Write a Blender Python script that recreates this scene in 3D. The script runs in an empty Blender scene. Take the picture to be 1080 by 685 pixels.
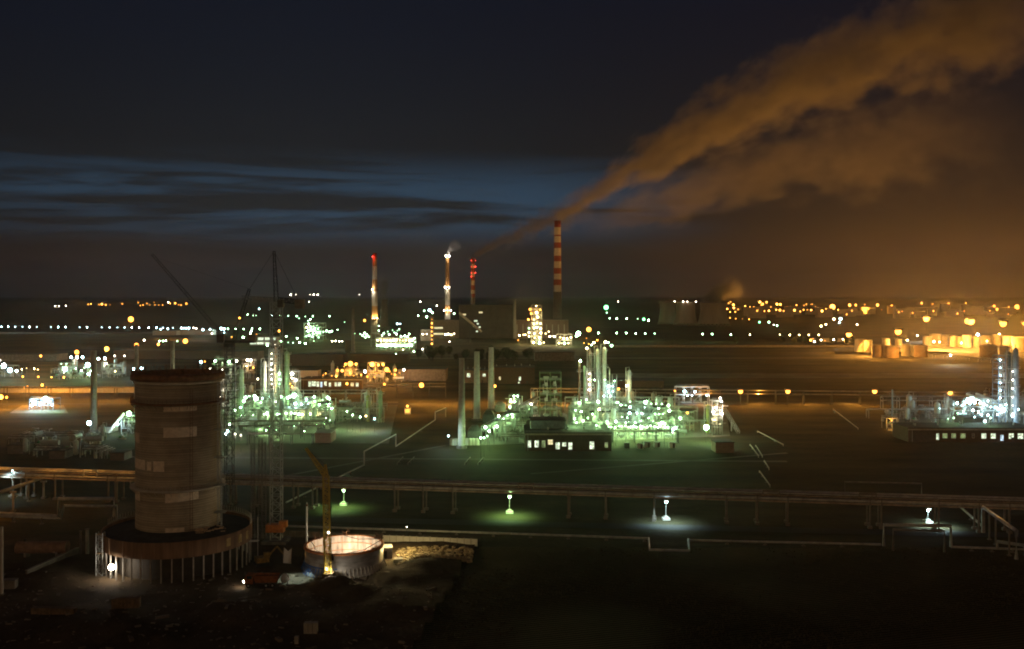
HAZE, HAZE_G, PLUME, LK, BR = 3.6e-5, .86, .52, 4.0, .66
import bpy, math, random
from mathutils import Vector, noise as mnoise
rnd = random.Random(11)
S = bpy.context.scene
COL = S.collection
PI = math.pi
# ---------------------------------------------------------------- camera numbers
F, H, HZ, CX = 1040.0, 65.0, 312.0, 540.0      # focal length in photo pixels, eye height (m), horizon row, centre column
def gp(px, py, z=0.0):
    Y = (H - z) * F / (py - HZ)
    return Vector(((px - CX) / F * Y, Y, z))
def wp(px, py, Y):
    return Vector(((px - CX) / F * Y, Y, H - (py - HZ) / F * Y))
def mpp(Y): return Y / F

# ---------------------------------------------------------------- materials
MATS = {}
def node(nt, t, **kw):
    n = nt.nodes.new(t)
    for k, v in kw.items(): setattr(n, k, v)
    return n
def mat(name, c, rough=0.8, metal=0.0, var=0.35, scale=0.6, bump=0.0, c2=None, stretch=(1, 1, 1), detail=6, spec=0.3):
    if name in MATS: return MATS[name]
    m = bpy.data.materials.new(name); m.use_nodes = True
    nt = m.node_tree; b = nt.nodes['Principled BSDF']
    b.inputs['Roughness'].default_value = rough; b.inputs['Metallic'].default_value = metal
    b.inputs['Specular IOR Level'].default_value = spec
    tc = node(nt, 'ShaderNodeTexCoord'); mp = node(nt, 'ShaderNodeMapping'); mp.inputs['Scale'].default_value = stretch
    nz = node(nt, 'ShaderNodeTexNoise'); nz.inputs['Scale'].default_value = scale; nz.inputs['Detail'].default_value = detail
    nz.inputs['Roughness'].default_value = 0.65
    cr = node(nt, 'ShaderNodeValToRGB')
    cr.color_ramp.elements[0].position = 0.32; cr.color_ramp.elements[1].position = 0.68
    lo = [x * (1 - var) for x in c]; hi = c2 if c2 else [min(1, x * (1 + var)) for x in c]
    cr.color_ramp.elements[0].color = (*lo, 1); cr.color_ramp.elements[1].color = (*hi, 1)
    nt.links.new(tc.outputs['Object'], mp.inputs['Vector']); nt.links.new(mp.outputs[0], nz.inputs['Vector'])
    nt.links.new(nz.outputs['Fac'], cr.inputs['Fac']); nt.links.new(cr.outputs[0], b.inputs['Base Color'])
    if bump:
        bp = node(nt, 'ShaderNodeBump'); bp.inputs['Strength'].default_value = bump; bp.inputs['Distance'].default_value = 0.3
        nt.links.new(nz.outputs['Fac'], bp.inputs['Height']); nt.links.new(bp.outputs[0], b.inputs['Normal'])
    MATS[name] = m
    return m
def glow(name, c, s):
    if name in MATS: return MATS[name]
    m = bpy.data.materials.new(name); m.use_nodes = True
    nt = m.node_tree; nt.nodes.clear()
    e = node(nt, 'ShaderNodeEmission'); o = node(nt, 'ShaderNodeOutputMaterial')
    e.inputs['Color'].default_value = (*c, 1); e.inputs['Strength'].default_value = s
    nt.links.new(e.outputs[0], o.inputs['Surface'])
    m.cycles.emission_sampling = 'NONE'
    MATS[name] = m
    return m
concrete = mat('concrete', (.30, .27, .22), var=.3, scale=.35, bump=.15)
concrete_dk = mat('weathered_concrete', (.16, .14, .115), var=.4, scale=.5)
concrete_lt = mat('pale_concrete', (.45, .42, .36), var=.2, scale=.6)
steel = mat('galvanised_steel', (.36, .37, .36), .55, .3, var=.2, scale=1.2)
steel_dk = mat('dark_painted_steel', (.06, .06, .055), .7, 0, var=.3, scale=.8)
pipe_mat = mat('insulated_pipe', (.42, .41, .38), .45, .45, var=.35, scale=.5)
pipe_dk = mat('weathered_pipe', (.20, .17, .14), .6, .2, var=.4, scale=.4)
vessel = mat('vessel_cladding', (.40, .42, .38), .5, .35, var=.2, scale=.5)
rust = mat('rusty_steel', (.16, .075, .035), .85, 0, var=.5, scale=.9)
red_paint = mat('red_paint', (.30, .07, .04), .7, 0, var=.25, scale=.2)
white_paint = mat('white_paint', (.62, .58, .5), .7, 0, var=.15, scale=.2)
yellow_paint = mat('yellow_paint', (.52, .38, .06), .6, 0, var=.3, scale=1.0)
orange_paint = mat('orange_paint', (.50, .16, .03), .6, 0, var=.3, scale=1.0)
blue_paint = mat('blue_paint', (.05, .14, .40), .6, 0, var=.3, scale=1.0)
timber = mat('rough_timber', (.30, .20, .11), .9, 0, var=.4, scale=1.5)
brick = mat('brown_brick', (.075, .056, .040), .9, 0, var=.3, scale=1.0)
roofing = mat('roofing_felt', (.05, .05, .048), .9, 0, var=.4, scale=.5)
tank_paint = mat('tank_paint', (.60, .55, .42), .6, 0, var=.15, scale=.2)
glass_dk = mat('dark_glass', (.02, .025, .03), .1, 0, var=.1, scale=.5, spec=.5)
rubber = mat('rubber', (.02, .02, .02), .9, 0, var=.2, scale=2)

TINT = {'w': (.52, 1.0, .36), 'b': (.62, .92, 1.0), 'o': (1.0, .40, .055), 'g': (.18, 1.0, .28), 'y': (1.0, .78, .34), 'r': (1.0, .06, .03), 'n': (1.0, .88, .70)}
BULB = {'w': glow('floodlight_glow', (.50, 1.0, .56), 20), 'b': glow('cold_floodlight_glow', (.55, .92, 1.0), 24), 'o': glow('sodium_glow', (1.0, .36, .05), 5.5),
        'g': glow('green_lamp_glow', (.16, 1.0, .3), 8), 'y': glow('warm_lamp_glow', (1.0, .80, .36), 15), 'r': glow('red_beacon_glow', (1.0, .05, .03), 5), 'n': glow('work_lamp_glow', (1.0, .86, .66), 28)}
WIN = {'w': glow('lit_window', (.85, 1.0, .70), 1.1), 'y': glow('warm_lit_window', (1.0, .86, .45), 1.0), 'd': glow('dim_lit_window', (.65, .85, .35), .35), 'b': glow('cold_lit_window', (.65, .85, 1.0), 1.2)}
for m_ in WIN.values():                              # the rooms behind the panes are not evenly lit
    t_ = m_.node_tree; e_ = t_.nodes['Emission']; s_ = e_.inputs['Strength'].default_value
    tc_ = node(t_, 'ShaderNodeTexCoord'); n_ = node(t_, 'ShaderNodeTexNoise'); n_.inputs['Scale'].default_value = .9; n_.inputs['Detail'].default_value = 3
    r_ = node(t_, 'ShaderNodeMapRange'); r_.inputs['From Min'].default_value = .35; r_.inputs['From Max'].default_value = .65; r_.inputs['To Min'].default_value = s_ * .25; r_.inputs['To Max'].default_value = s_ * 1.5
    t_.links.new(tc_.outputs['Object'], n_.inputs['Vector']); t_.links.new(n_.outputs['Fac'], r_.inputs['Value']); t_.links.new(r_.outputs[0], e_.inputs['Strength'])

# ---------------------------------------------------------------- mesh builder
class MB:
    def __init__(s): s.v = []; s.f = []; s.m = []; s.sm = []
    def add(s, vs, fs, mi=0, smooth=False):
        o = len(s.v); s.v += [tuple(p) for p in vs]
        for f in fs: s.f.append([i + o for i in f]); s.m.append(mi); s.sm.append(smooth)
        return s
    def box(s, c, d, rz=0.0, mi=0, tilt=None):
        hx, hy, hz = d[0] / 2, d[1] / 2, d[2] / 2; ca, sa = math.cos(rz), math.sin(rz)
        vs = []
        for z in (-hz, hz):
            for x, y in ((-hx, -hy), (hx, -hy), (hx, hy), (-hx, hy)):
                vs.append((c[0] + x * ca - y * sa, c[1] + x * sa + y * ca, c[2] + z))
        return s.add(vs, [(3, 2, 1, 0), (4, 5, 6, 7), (0, 1, 5, 4), (1, 2, 6, 5), (2, 3, 7, 6), (3, 0, 4, 7)], mi)
    def tube(s, pts, r, n=8, mi=0, r1=None, cap=True):
        pts = [Vector(p) for p in pts]; rings = []
        for i, p in enumerate(pts):
            a = pts[max(i - 1, 0)]; b = pts[min(i + 1, len(pts) - 1)]
            d = (b - a).normalized()
            if 0 < i < len(pts) - 1:
                k = max(.35, abs(d.dot((b - p).normalized())))
            else: k = 1
            up = Vector((0, 0, 1)) if abs(d.z) < .9 else Vector((0, 1, 0))
            u = d.cross(up).normalized(); w = u.cross(d).normalized()
            rr = r if r1 is None else r + (r1 - r) * i / (len(pts) - 1)
            rings.append([p + (u * math.cos(t * 2 * PI / n) + w * math.sin(t * 2 * PI / n)) * rr for t in range(n)])
        vs = [q for R in rings for q in R]; fs = []
        for i in range(len(rings) - 1):
            for t in range(n): fs.append((i * n + t, (i + 1) * n + t, (i + 1) * n + (t + 1) % n, i * n + (t + 1) % n))
        s.add(vs, fs, mi, n > 5)
        if cap: s.add(rings[0], [tuple(range(n))], mi); s.add(rings[-1], [tuple(range(n - 1, -1, -1))], mi)
        return s
    def lathe(s, prof, n=24, c=(0, 0, 0), mi=0, a0=0.0, a1=2 * PI, mis=None, smooth=True):
        full = abs(a1 - a0 - 2 * PI) < 1e-6; k = n if full else n + 1
        vs = []
        for r, z in prof:
            for t in range(k):
                a = a0 + (a1 - a0) * t / n
                vs.append((c[0] + r * math.cos(a), c[1] + r * math.sin(a), c[2] + z))
        o = len(s.v); s.v += vs
        for i in range(len(prof) - 1):
            for t in range(n):
                t2 = (t + 1) % k
                s.f.append([o + i * k + t, o + i * k + t2, o + (i + 1) * k + t2, o + (i + 1) * k + t]); s.m.append(mis[i] if mis else mi); s.sm.append(smooth)
        return s
    def cyl(s, c, r, z0, z1, n=16, mi=0, r1=None):
        r1 = r if r1 is None else r1
        return s.lathe([(0.001, z0), (r, z0)], n, c, mi, smooth=False).lathe([(r, z0), (r1, z1)], n, c, mi).lathe([(r1, z1), (0.001, z1)], n, c, mi, smooth=False)
    def ball(s, c, r, mi=0, n=8):
        return s.lathe([(max(.001, r * math.sin(PI * i / (n // 2 + 1))), -r * math.cos(PI * i / (n // 2 + 1))) for i in range(n // 2 + 2)], n, c, mi)
    def bar(s, p, q, w, mi=0): return s.tube([p, q], w * .7, 4, mi)
    def lattice(s, p, q, w, bays, t, mi=0, w1=None):
        p, q = Vector(p), Vector(q); d = (q - p).normalized()
        up = Vector((0, 0, 1)) if abs(d.z) < .9 else Vector((0, 1, 0))
        u = d.cross(up).normalized(); v = u.cross(d).normalized(); w1 = w if w1 is None else w1
        def P(i, a, b):
            k = i / bays; ww = (w + (w1 - w) * k) / 2
            return p + (q - p) * k + u * a * ww + v * b * ww
        cs = [(-1, -1), (1, -1), (1, 1), (-1, 1)]
        for a, b in cs: s.bar(P(0, a, b), P(bays, a, b), t, mi)
        for i in range(bays):
            for j in range(4):
                a, b = cs[j], cs[(j + 1) % 4]
                if i % 2: a, b = b, a
                s.bar(P(i, *a), P(i + 1, *b), t * .6, mi); s.bar(P(i, *a), P(i, *b), t * .6, mi)
        return s
    def build(s, name, mats, parent=None, loc=(0, 0, 0), rz=0.0):
        me = bpy.data.meshes.new(name); me.from_pydata(s.v, [], s.f)
        for m in (mats if isinstance(mats, (list, tuple)) else [mats]): me.materials.append(m)
        me.polygons.foreach_set('material_index', s.m); me.polygons.foreach_set('use_smooth', s.sm); me.update()
        o = bpy.data.objects.new(name, me); COL.objects.link(o)
        o.location = loc; o.rotation_euler.z = rz
        if parent is not None: o.parent = parent
        return o
def tag(o, label=None, cat=None, group=None, kind=None):
    if label: o['label'] = label
    if cat: o['category'] = cat
    if group: o['group'] = group
    if kind: o['kind'] = kind
    return o
def thing(name, label, cat, loc=(0, 0, 0), rz=0.0, group=None):
    o = bpy.data.objects.new(name, None); COL.objects.link(o); o.empty_display_size = .5
    o.location = loc; o.rotation_euler.z = rz
    return tag(o, label, cat, group)
def dup(root, loc, rz=None, label=None, group=None, scale=None):
    r = root.copy(); COL.objects.link(r); r.location = loc
    if rz is not None: r.rotation_euler.z = rz
    if scale: r.scale = scale
    if label: r['label'] = label
    if group: r['group'] = group
    for ch in list(root.children):
        c = ch.copy(); COL.objects.link(c); c.parent = r
        for g in list(ch.children):
            d = g.copy(); COL.objects.link(d); d.parent = c
    return r
def structure(name, mb, m, loc=(0, 0, 0)): return tag(mb.build(name, m, None, loc), kind='structure')
ORD = 'first second third fourth fifth sixth seventh eighth ninth tenth eleventh twelfth thirteenth fourteenth fifteenth sixteenth seventeenth eighteenth nineteenth twentieth'.split()
ORD += ['twenty-' + w for w in ORD[:9]] + ['thirtieth'] + ['thirty-' + w for w in ORD[:9]]
LIGHTS = {}
def light(loc, power, c, r=0.0, kind='POINT', rot=None, angle=None):
    k = (kind, c, round(power * LK, 1), r, angle)
    if k not in LIGHTS:
        d = bpy.data.lights.new('lamp_light', kind); d.energy = power * LK; d.color = TINT[c]; d.shadow_soft_size = r
        if angle: d.spot_size = angle; d.spot_blend = .6
        LIGHTS[k] = d
    o = bpy.data.objects.new('lamp_light', LIGHTS[k]); COL.objects.link(o); o.location = loc
    if rot: o.rotation_euler = rot
    return o
BM = {}
def bulb_mat(c, r):
    """lamps of one colour do not all burn alike"""
    k = rnd.choice((.35, .7, 1.2, 1.8, 2.6)) if r < 2.0 else rnd.choice((1.0, 1.6)); m = BULB[c]; n = '%s_%d' % (m.name, k * 100)
    if n not in MATS:
        q = m.copy(); q.name = n; q.node_tree.nodes['Emission'].inputs['Strength'].default_value *= k; q.cycles.emission_sampling = 'NONE'; MATS[n] = q
    return MATS[n]
def bulb_mesh(c, name='lamp_bulb', r=1):
    bm_ = bulb_mat(c, r)
    if (c, bm_.name) not in BM:
        o = MB().ball((0, 0, 0), 1, 0, 8); me = bpy.data.meshes.new(name); me.from_pydata(o.v, [], o.f); me.materials.append(bm_)
        BM[c, bm_.name] = me
    return BM[c, bm_.name]
def shrink(rpx): return rpx * (.52 if rpx < 1.9 else .60 if rpx < 2.35 else 1.0)
def bulb(p, r, c, parent=None, name='floodlight'):
    """an emissive lamp as a part of PARENT; p in world coordinates"""
    o = bpy.data.objects.new(name, bulb_mesh(c, 'lamp_bulb', r / mpp(p[1]))); COL.objects.link(o); r = shrink(r / mpp(p[1])) * mpp(p[1]); o.scale = (r, r, r)
    if parent is not None:
        o.parent = parent; q = Vector(p) - Vector(parent.location); a = -parent.rotation_euler.z
        o.location = (q.x * math.cos(a) - q.y * math.sin(a), q.x * math.sin(a) + q.y * math.cos(a), q.z)
    else: o.location = p
    return o
def lamp_post(p, c, rpx, label, group=None, power=0, near=False, name='lamp_post', cat='lamp', arm=0.0, base=False, pole=None, down=False):
    """a lamp on a pole: p = world position of the glowing head, pole down to the ground"""
    p = Vector(p); r = rpx * mpp(p.y); h = p.z; pm = pole or steel_dk; w = max(.07, .0016 * h + .05)
    if near:
        t = thing(name, label, cat, (p.x, p.y, 0), 0, group)
        MB().tube([(-arm, .25, 0), (-arm, .25, h + .1)], w * 1.6, 8, 0, w).build('pole', pm, t)
        MB().tube([(-arm, .25, h), (-arm * .5, .1, h + .45), (0, 0, h + .3)], w * .8, 6).box((0, 0, h + r * .75 + .1), (r * 2.2, r * 2.4, r * .5 + .08)).build('lamp_head', pm, t)
        bulb(p, r, c, t, 'lamp_bulb')
        if base: MB().box((-arm, .25, .3), (2.2, 2.2, .6)).box((-arm, .25, .8), (1.1, 1.1, .5)).build('footing', concrete_lt, t)
    else:
        rp = rpx; r = shrink(rpx) * mpp(p.y); m = MB().tube([(0, .1 + r, 0), (0, .1 + r, h)], w, 5).ball((0, 0, h), r, 1, 6)
        t = tag(m.build(name, [pm, bulb_mat(c, rp)], None, (p.x, p.y, 0)), label, cat, group)
    if power:
        if down: light(p + Vector((0, -r * .6 - .2, -r - .1)), power * .6, c)
        else: light(p + Vector((0, -r - .3, 0)), power, c)
    return t
# ================================================================ camera, world, render settings
cam = bpy.data.objects.new('camera', bpy.data.cameras.new('camera')); COL.objects.link(cam)
cam.location = (0, 0, H); cam.rotation_euler = (PI / 2, 0, 0)
cam.data.sensor_width = 36; cam.data.lens = F / 1080 * 36; cam.data.shift_y = -(342.5 - HZ) / 1080
cam.data.clip_start = 1; cam.data.clip_end = 120000
S.camera = cam
S.view_settings.view_transform = 'Standard'; S.view_settings.look = 'None'; S.view_settings.gamma = 1; S.view_settings.exposure = 0.22
S.render.engine = 'CYCLES'
cy = S.cycles
cy.use_denoising = True; cy.max_bounces = 5; cy.diffuse_bounces = 2; cy.glossy_bounces = 2; cy.volume_bounces = 0; cy.transparent_max_bounces = 8
cy.sample_clamp_indirect = 0.6; cy.sample_clamp_direct = 0; cy.caustics_reflective = False; cy.caustics_refractive = False
cy.volume_step_rate = 0.3; cy.volume_max_steps = 200; cy.use_light_tree = True
cy.pixel_filter_type = 'BLACKMAN_HARRIS'; cy.filter_width = 1.9

SUN_EL, SUN_AZ = math.radians(-4.0), math.radians(-12)
W = bpy.data.worlds.new('World'); S.world = W; W.use_nodes = True
nt = W.node_tree; nt.nodes.clear()
def mth(op, a, b=None, c=None, clamp=False):
    n = node(nt, 'ShaderNodeMath', operation=op); n.use_clamp = clamp
    for i, x in enumerate((a, b, c)):
        if x is None: continue
        if isinstance(x, (int, float)): n.inputs[i].default_value = x
        else: nt.links.new(x, n.inputs[i])
    return n.outputs[0]
def sstep(x, lo, hi):
    n = node(nt, 'ShaderNodeMapRange', interpolation_type='SMOOTHSTEP'); nt.links.new(x, n.inputs['Value'])
    n.inputs['From Min'].default_value = lo; n.inputs['From Max'].default_value = hi
    return n.outputs[0]
def colr(c, fac):
    n = node(nt, 'ShaderNodeVectorMath', operation='SCALE'); n.inputs[0].default_value = c
    if isinstance(fac, (int, float)): n.inputs['Scale'].default_value = fac
    else: nt.links.new(fac, n.inputs['Scale'])
    return n.outputs[0]
def vadd(a, b):
    n = node(nt, 'ShaderNodeVectorMath', operation='ADD'); nt.links.new(a, n.inputs[0]); nt.links.new(b, n.inputs[1]); return n.outputs[0]
def vscale(a, f):
    n = node(nt, 'ShaderNodeVectorMath', operation='SCALE'); nt.links.new(a, n.inputs[0])
    if isinstance(f, (int, float)): n.inputs['Scale'].default_value = f
    else: nt.links.new(f, n.inputs['Scale'])
    return n.outputs[0]
tc = node(nt, 'ShaderNodeTexCoord'); sx = node(nt, 'ShaderNodeSeparateXYZ'); nt.links.new(tc.outputs['Generated'], sx.inputs[0])
DX, DY, DZ = sx.outputs
def skynoise(scl, off, det=5, rough=.55, dist=0.0):
    mp = node(nt, 'ShaderNodeMapping'); mp.inputs['Scale'].default_value = scl; mp.inputs['Location'].default_value = off
    nt.links.new(tc.outputs['Generated'], mp.inputs['Vector'])
    nz = node(nt, 'ShaderNodeTexNoise'); nz.inputs['Scale'].default_value = 1; nz.inputs['Detail'].default_value = det
    nz.inputs['Roughness'].default_value = rough; nz.inputs['Distortion'].default_value = dist
    nt.links.new(mp.outputs[0], nz.inputs['Vector']); return nz.outputs['Fac']
sky = node(nt, 'ShaderNodeTexSky', sky_type='NISHITA', sun_disc=False, sun_elevation=SUN_EL, sun_rotation=SUN_AZ)
n1 = skynoise((2.2, 2.2, 34), (.9, 1.7, .4), 7, .6, .7)
n2 = skynoise((6, 6, 80), (4.1, 0, 2.2), 6, .55, .8)
# a gap in the cloud deck: twilight blue between about 3 and 7 degrees, ahead and to the left
gap = mth('MULTIPLY', sstep(DZ, .040, .080), mth('SUBTRACT', 1.0, sstep(DZ, .095, .150)))
az = mth('MULTIPLY', sstep(DX, -.70, -.30), mth('SUBTRACT', 1.0, sstep(DX, .00, .26)))
gap = mth('MULTIPLY', mth('MULTIPLY', gap, az), sstep(DY, 0, .5))
hole = sstep(mth('ADD', mth('MULTIPLY', n1, .85), mth('MULTIPLY', n2, .25)), .44, .60)
blue = mth('MULTIPLY', gap, mth('MULTIPLY_ADD', hole, .95, .06))
high = mth('MULTIPLY', sstep(DZ, .12, .40), mth('MULTIPLY_ADD', n1, .9, .15))
# thin lit streaks low over the horizon
low = mth('MULTIPLY', mth('SUBTRACT', 1.0, sstep(DZ, .02, .075)), mth('MULTIPLY_ADD', sstep(n2, .42, .70), .55, .55))
lowg = mth('MULTIPLY', low, mth('MULTIPLY_ADD', sstep(DX, -.7, .1), .25, .75))
east = mth('MULTIPLY', mth('POWER', mth('SUBTRACT', 1.0, sstep(DZ, -.02, .20)), 2.6), mth('MULTIPLY', sstep(DX, .02, .62), sstep(DY, -.3, .6)))
rear = mth('MULTIPLY', mth('SUBTRACT', 1.0, sstep(DZ, .0, .75)), sstep(mth('MULTIPLY_ADD', DX, .35, DY), .15, -.7))  # warm sky glow added behind the camera to light tower and ground
c = vscale(sky.outputs[0], 0.05)
c = vadd(c, colr((.0009, .0011, .0030), 1.0))
c = vadd(c, colr((.014, .042, .078), blue))
c = vadd(c, colr((.0000, .0012, .0075), high))
c = vadd(c, colr((.0210, .0120, .0085), lowg))
c = vadd(c, colr((.150, .060, .0130), east))
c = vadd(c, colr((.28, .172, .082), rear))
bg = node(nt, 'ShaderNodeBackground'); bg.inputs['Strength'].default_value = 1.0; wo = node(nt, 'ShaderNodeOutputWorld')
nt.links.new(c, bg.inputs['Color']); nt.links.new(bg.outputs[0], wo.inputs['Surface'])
W.cycles.sampling_method = 'MANUAL'; W.cycles.sample_map_resolution = 512
sun = bpy.data.objects.new('sun', bpy.data.lights.new('sun', 'SUN')); COL.objects.link(sun)
sun.data.energy = .006; sun.data.angle = math.radians(20); sun.data.color = (.6, .75, 1); sun.rotation_euler = (math.radians(80), 0, math.radians(12) + PI)

# ================================================================ ground, fields, roads
def ground_mat(name, ca, cb, cc, fine=.5, wide=.006, furrow=None, bump=.6, streak=(1, 1, 1)):
    m = bpy.data.materials.new(name); m.use_nodes = True
    t = m.node_tree; b = t.nodes['Principled BSDF']; b.inputs['Roughness'].default_value = .95; b.inputs['Specular IOR Level'].default_value = .1
    tc = node(t, 'ShaderNodeTexCoord'); mp = node(t, 'ShaderNodeMapping'); mp.inputs['Scale'].default_value = streak
    t.links.new(tc.outputs['Object'], mp.inputs['Vector'])
    a = node(t, 'ShaderNodeTexNoise'); a.inputs['Scale'].default_value = wide; a.inputs['Detail'].default_value = 7; a.inputs['Roughness'].default_value = .62
    t.links.new(mp.outputs[0], a.inputs['Vector'])
    f = node(t, 'ShaderNodeTexNoise'); f.inputs['Scale'].default_value = fine; f.inputs['Detail'].default_value = 6; f.inputs['Roughness'].default_value = .7
    t.links.new(tc.outputs['Object'], f.inputs['Vector'])
    r1 = node(t, 'ShaderNodeValToRGB'); e = r1.color_ramp.elements
    e[0].position = .36; e[0].color = (*ca, 1); e[1].position = .62; e[1].color = (*cb, 1)
    r2 = node(t, 'ShaderNodeMix', data_type='RGBA'); r2.inputs['B'].default_value = (*cc, 1)
    t.links.new(a.outputs['Fac'], r1.inputs['Fac']); t.links.new(r1.outputs[0], r2.inputs['A'])
    mr = node(t, 'ShaderNodeMapRange'); mr.inputs['From Min'].default_value = .45; mr.inputs['From Max'].default_value = .7; t.links.new(f.outputs['Fac'], mr.inputs['Value'])
    t.links.new(mr.outputs[0], r2.inputs['Factor']); t.links.new(r2.outputs['Result'], b.inputs['Base Color'])
    hgt = f.outputs['Fac']
    if furrow:
        w = node(t, 'ShaderNodeTexWave'); w.inputs['Scale'].default_value = furrow; w.inputs['Distortion'].default_value = 2.5; w.inputs['Detail'].default_value = 3; w.inputs['Detail Scale'].default_value = .4
        mp2 = node(t, 'ShaderNodeMapping'); mp2.inputs['Rotation'].default_value = (0, 0, math.radians(74)); t.links.new(tc.outputs['Object'], mp2.inputs['Vector']); t.links.new(mp2.outputs[0], w.inputs['Vector'])
        fr = node(t, 'ShaderNodeMix', data_type='RGBA', blend_type='MULTIPLY'); fr.inputs['B'].default_value = (.35, .35, .33, 1); fm_ = node(t, 'ShaderNodeMapRange'); fm_.inputs['From Min'].default_value = .35; fm_.inputs['From Max'].default_value = .75; t.links.new(w.outputs['Fac'], fm_.inputs['Value'])
        t.links.new(fm_.outputs[0], fr.inputs['Factor']); t.links.new(r2.outputs['Result'], fr.inputs['A']); t.links.new(fr.outputs['Result'], b.inputs['Base Color'])
        ad = node(t, 'ShaderNodeMath', operation='ADD'); t.links.new(f.outputs['Fac'], ad.inputs[0]); t.links.new(w.outputs['Fac'], ad.inputs[1]); hgt = ad.outputs[0]
    bp = node(t, 'ShaderNodeBump'); bp.inputs['Strength'].default_value = bump; bp.inputs['Distance'].default_value = .5
    t.links.new(hgt, bp.inputs['Height']); t.links.new(bp.outputs[0], b.inputs['Normal'])
    return m
gm = ground_mat('meadow', (.010, .014, .005), (.080, .066, .032), (.045, .036, .018), .35, .035, streak=(.35, 1, 1))
fm = ground_mat('ploughed_soil', (.055, .046, .022), (.12, .098, .046), (.08, .075, .03), .5, .02, furrow=.28)
sm_ = ground_mat('site_soil', (.045, .030, .017), (.12, .085, .05), (.07, .05, .03), .6, .05, bump=1.0)
am = ground_mat('asphalt', (.045, .045, .043), (.07, .068, .062), (.055, .054, .05), .8, .05, bump=.2)
dm = ground_mat('gravel', (.13, .12, .10), (.2, .19, .16), (.16, .15, .12), 1.2, .05, bump=.5)
structure('ground', MB().add([(-42000, -400, 0), (42000, -400, 0), (42000, 46000, 0), (-42000, 46000, 0)], [(0, 1, 2, 3)]), gm)
def sheet(name, pts, m, z):
    return structure(name, MB().add([(p[0], p[1], z) for p in pts], [tuple(range(len(pts)))]), m)
def strip(name, a, b, w, m, z):
    a, b = Vector(a), Vector(b); d = (b - a).normalized(); n = Vector((-d.y, d.x, 0)) * w / 2
    return sheet(name, [a - n, b - n, b + n, a + n], m, z)
sheet('ploughed_field', [gp(506, 577), gp(1400, 580), gp(1400, 740), gp(395, 740)], fm, .02)
# the churned up building site: an uneven sheet
def in_site(x, y):
    px = CX + x / y * F
    lim = 505 - (HZ + H * F / y - 575) * .60
    return px < lim - 2
def site_h(x, y):
    e = mnoise.fractal(Vector((x * .045, y * .045, 3)), 1.0, 2.0, 5) * .9 + mnoise.noise(Vector((x * .35, y * .35, 0))) * .25
    for (mx, my, r, h) in MOUNDS:
        d = math.hypot(x - mx, (y - my)); e += h * max(0, 1 - (d / r) ** 2)
    return max(e, -.3) + .42
def mnd(px, py, r, h): q = gp(px, py); return (q.x, q.y, r, h)
MOUNDS = [mnd(352, 622, 5, 2.6), mnd(372, 628, 6, 2.2), mnd(430, 606, 9, 1.6), mnd(455, 598, 8, 1.5), mnd(410, 640, 12, 1.6), mnd(250, 650, 10, 1.5), mnd(90, 660, 14, 1.3), mnd(160, 668, 9, 1.2), mnd(330, 660, 10, 1.0)]
FLAT = [(*gp(187, 597).xy, 21.5), (*gp(363, 587).xy, 13), (*gp(312, 612).xy, 4.5), (*gp(290, 573).xy, 4), (*gp(275, 616).xy, 4), (*gp(242, 577).xy, 4)]
ms = MB(); NXs, NYs = 170, 120; x0s, x1s, y0s, y1s = -190, 20, 118, 268
vs = []; keep = {}
for j in range(NYs + 1):
    for i in range(NXs + 1):
        x = x0s + (x1s - x0s) * i / NXs; y = y0s + (y1s - y0s) * j / NYs
        z = site_h(x, y)
        ed = min(1, (268 - y) / 14); z *= max(0, ed)
        for fx, fy, fr in FLAT:
            d = math.hypot(x - fx, y - fy); z *= min(1, max(0, (d - fr) / 3))
        vs.append((x, y, .03 + max(z, 0)))
fs = []
for j in range(NYs):
    for i in range(NXs):
        a = j * (NXs + 1) + i
        cxm = sum(vs[k][0] for k in (a, a + 1, a + NXs + 1, a + NXs + 2)) / 4; cym = vs[a][1]
        if in_site(cxm, cym): fs.append((a, a + 1, a + NXs + 2, a + NXs + 1))
ms.add(vs, fs, 0, True)
structure('building_site', ms, sm_)
def site_z(x, y):
    if not (x0s < x < x1s and y0s < y < y1s): return 0
    i = min(NXs - 1, int((x - x0s) / (x1s - x0s) * NXs)); j = min(NYs - 1, int((y - y0s) / (y1s - y0s) * NYs))
    return vs[j * (NXs + 1) + i][2]
strip('service_road', gp(210, 545), gp(1300, 570), 6.5, am, .04)
strip('track', gp(120, 482), gp(830, 487), 3.2, dm, .04)
strip('plant_road', (-900, 585, 0), (900, 600, 0), 11, am, .04)
strip('cross_road', (-900, 672, 0), (-120, 690, 0), 12, am, .04)
strip('distant_road', (-1800, 1770, 0), (2200, 1700, 0), 16, am, .05)
strip('track', gp(560, 500), gp(830, 478), 2.2, dm, .035); strip('track', gp(250, 512), gp(470, 470), 2.0, dm, .035)
strip('railway', (-1200, 1010, 0), (1500, 1040, 0), 9, dm, .05)
sheet('plant_yard', [gp(222, 468), gp(410, 468), gp(420, 424), gp(225, 424)], dm, .03)
sheet('plant_yard', [gp(505, 470), gp(770, 460), gp(765, 424), gp(545, 424)], dm, .03)
sheet('plant_yard', [gp(935, 455), gp(1140, 455), gp(1140, 418), gp(960, 418)], dm, .03)
sheet('plant_yard', [gp(10, 436), gp(72, 436), gp(66, 426), gp(26, 426)], dm, .03)
sheet('tank_yard', [gp(880, 378), gp(1160, 382), gp(1180, 357), gp(880, 357)], am, .03)
# far fields read as long low bands of different darkness
for k, (yA, yB, xa, xb) in enumerate([(394, 399, 640, 1120), (380, 384, 560, 960), (371, 374, 640, 1000), (358, 362, 640, 900), (362, 366, -40, 300), (352, 355, -40, 380)]):
    sheet('field', [gp(xa, yB), gp(xb, yB), gp(xb, yA), gp(xa, yA)], dm if k == 0 else fm, .03)

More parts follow.
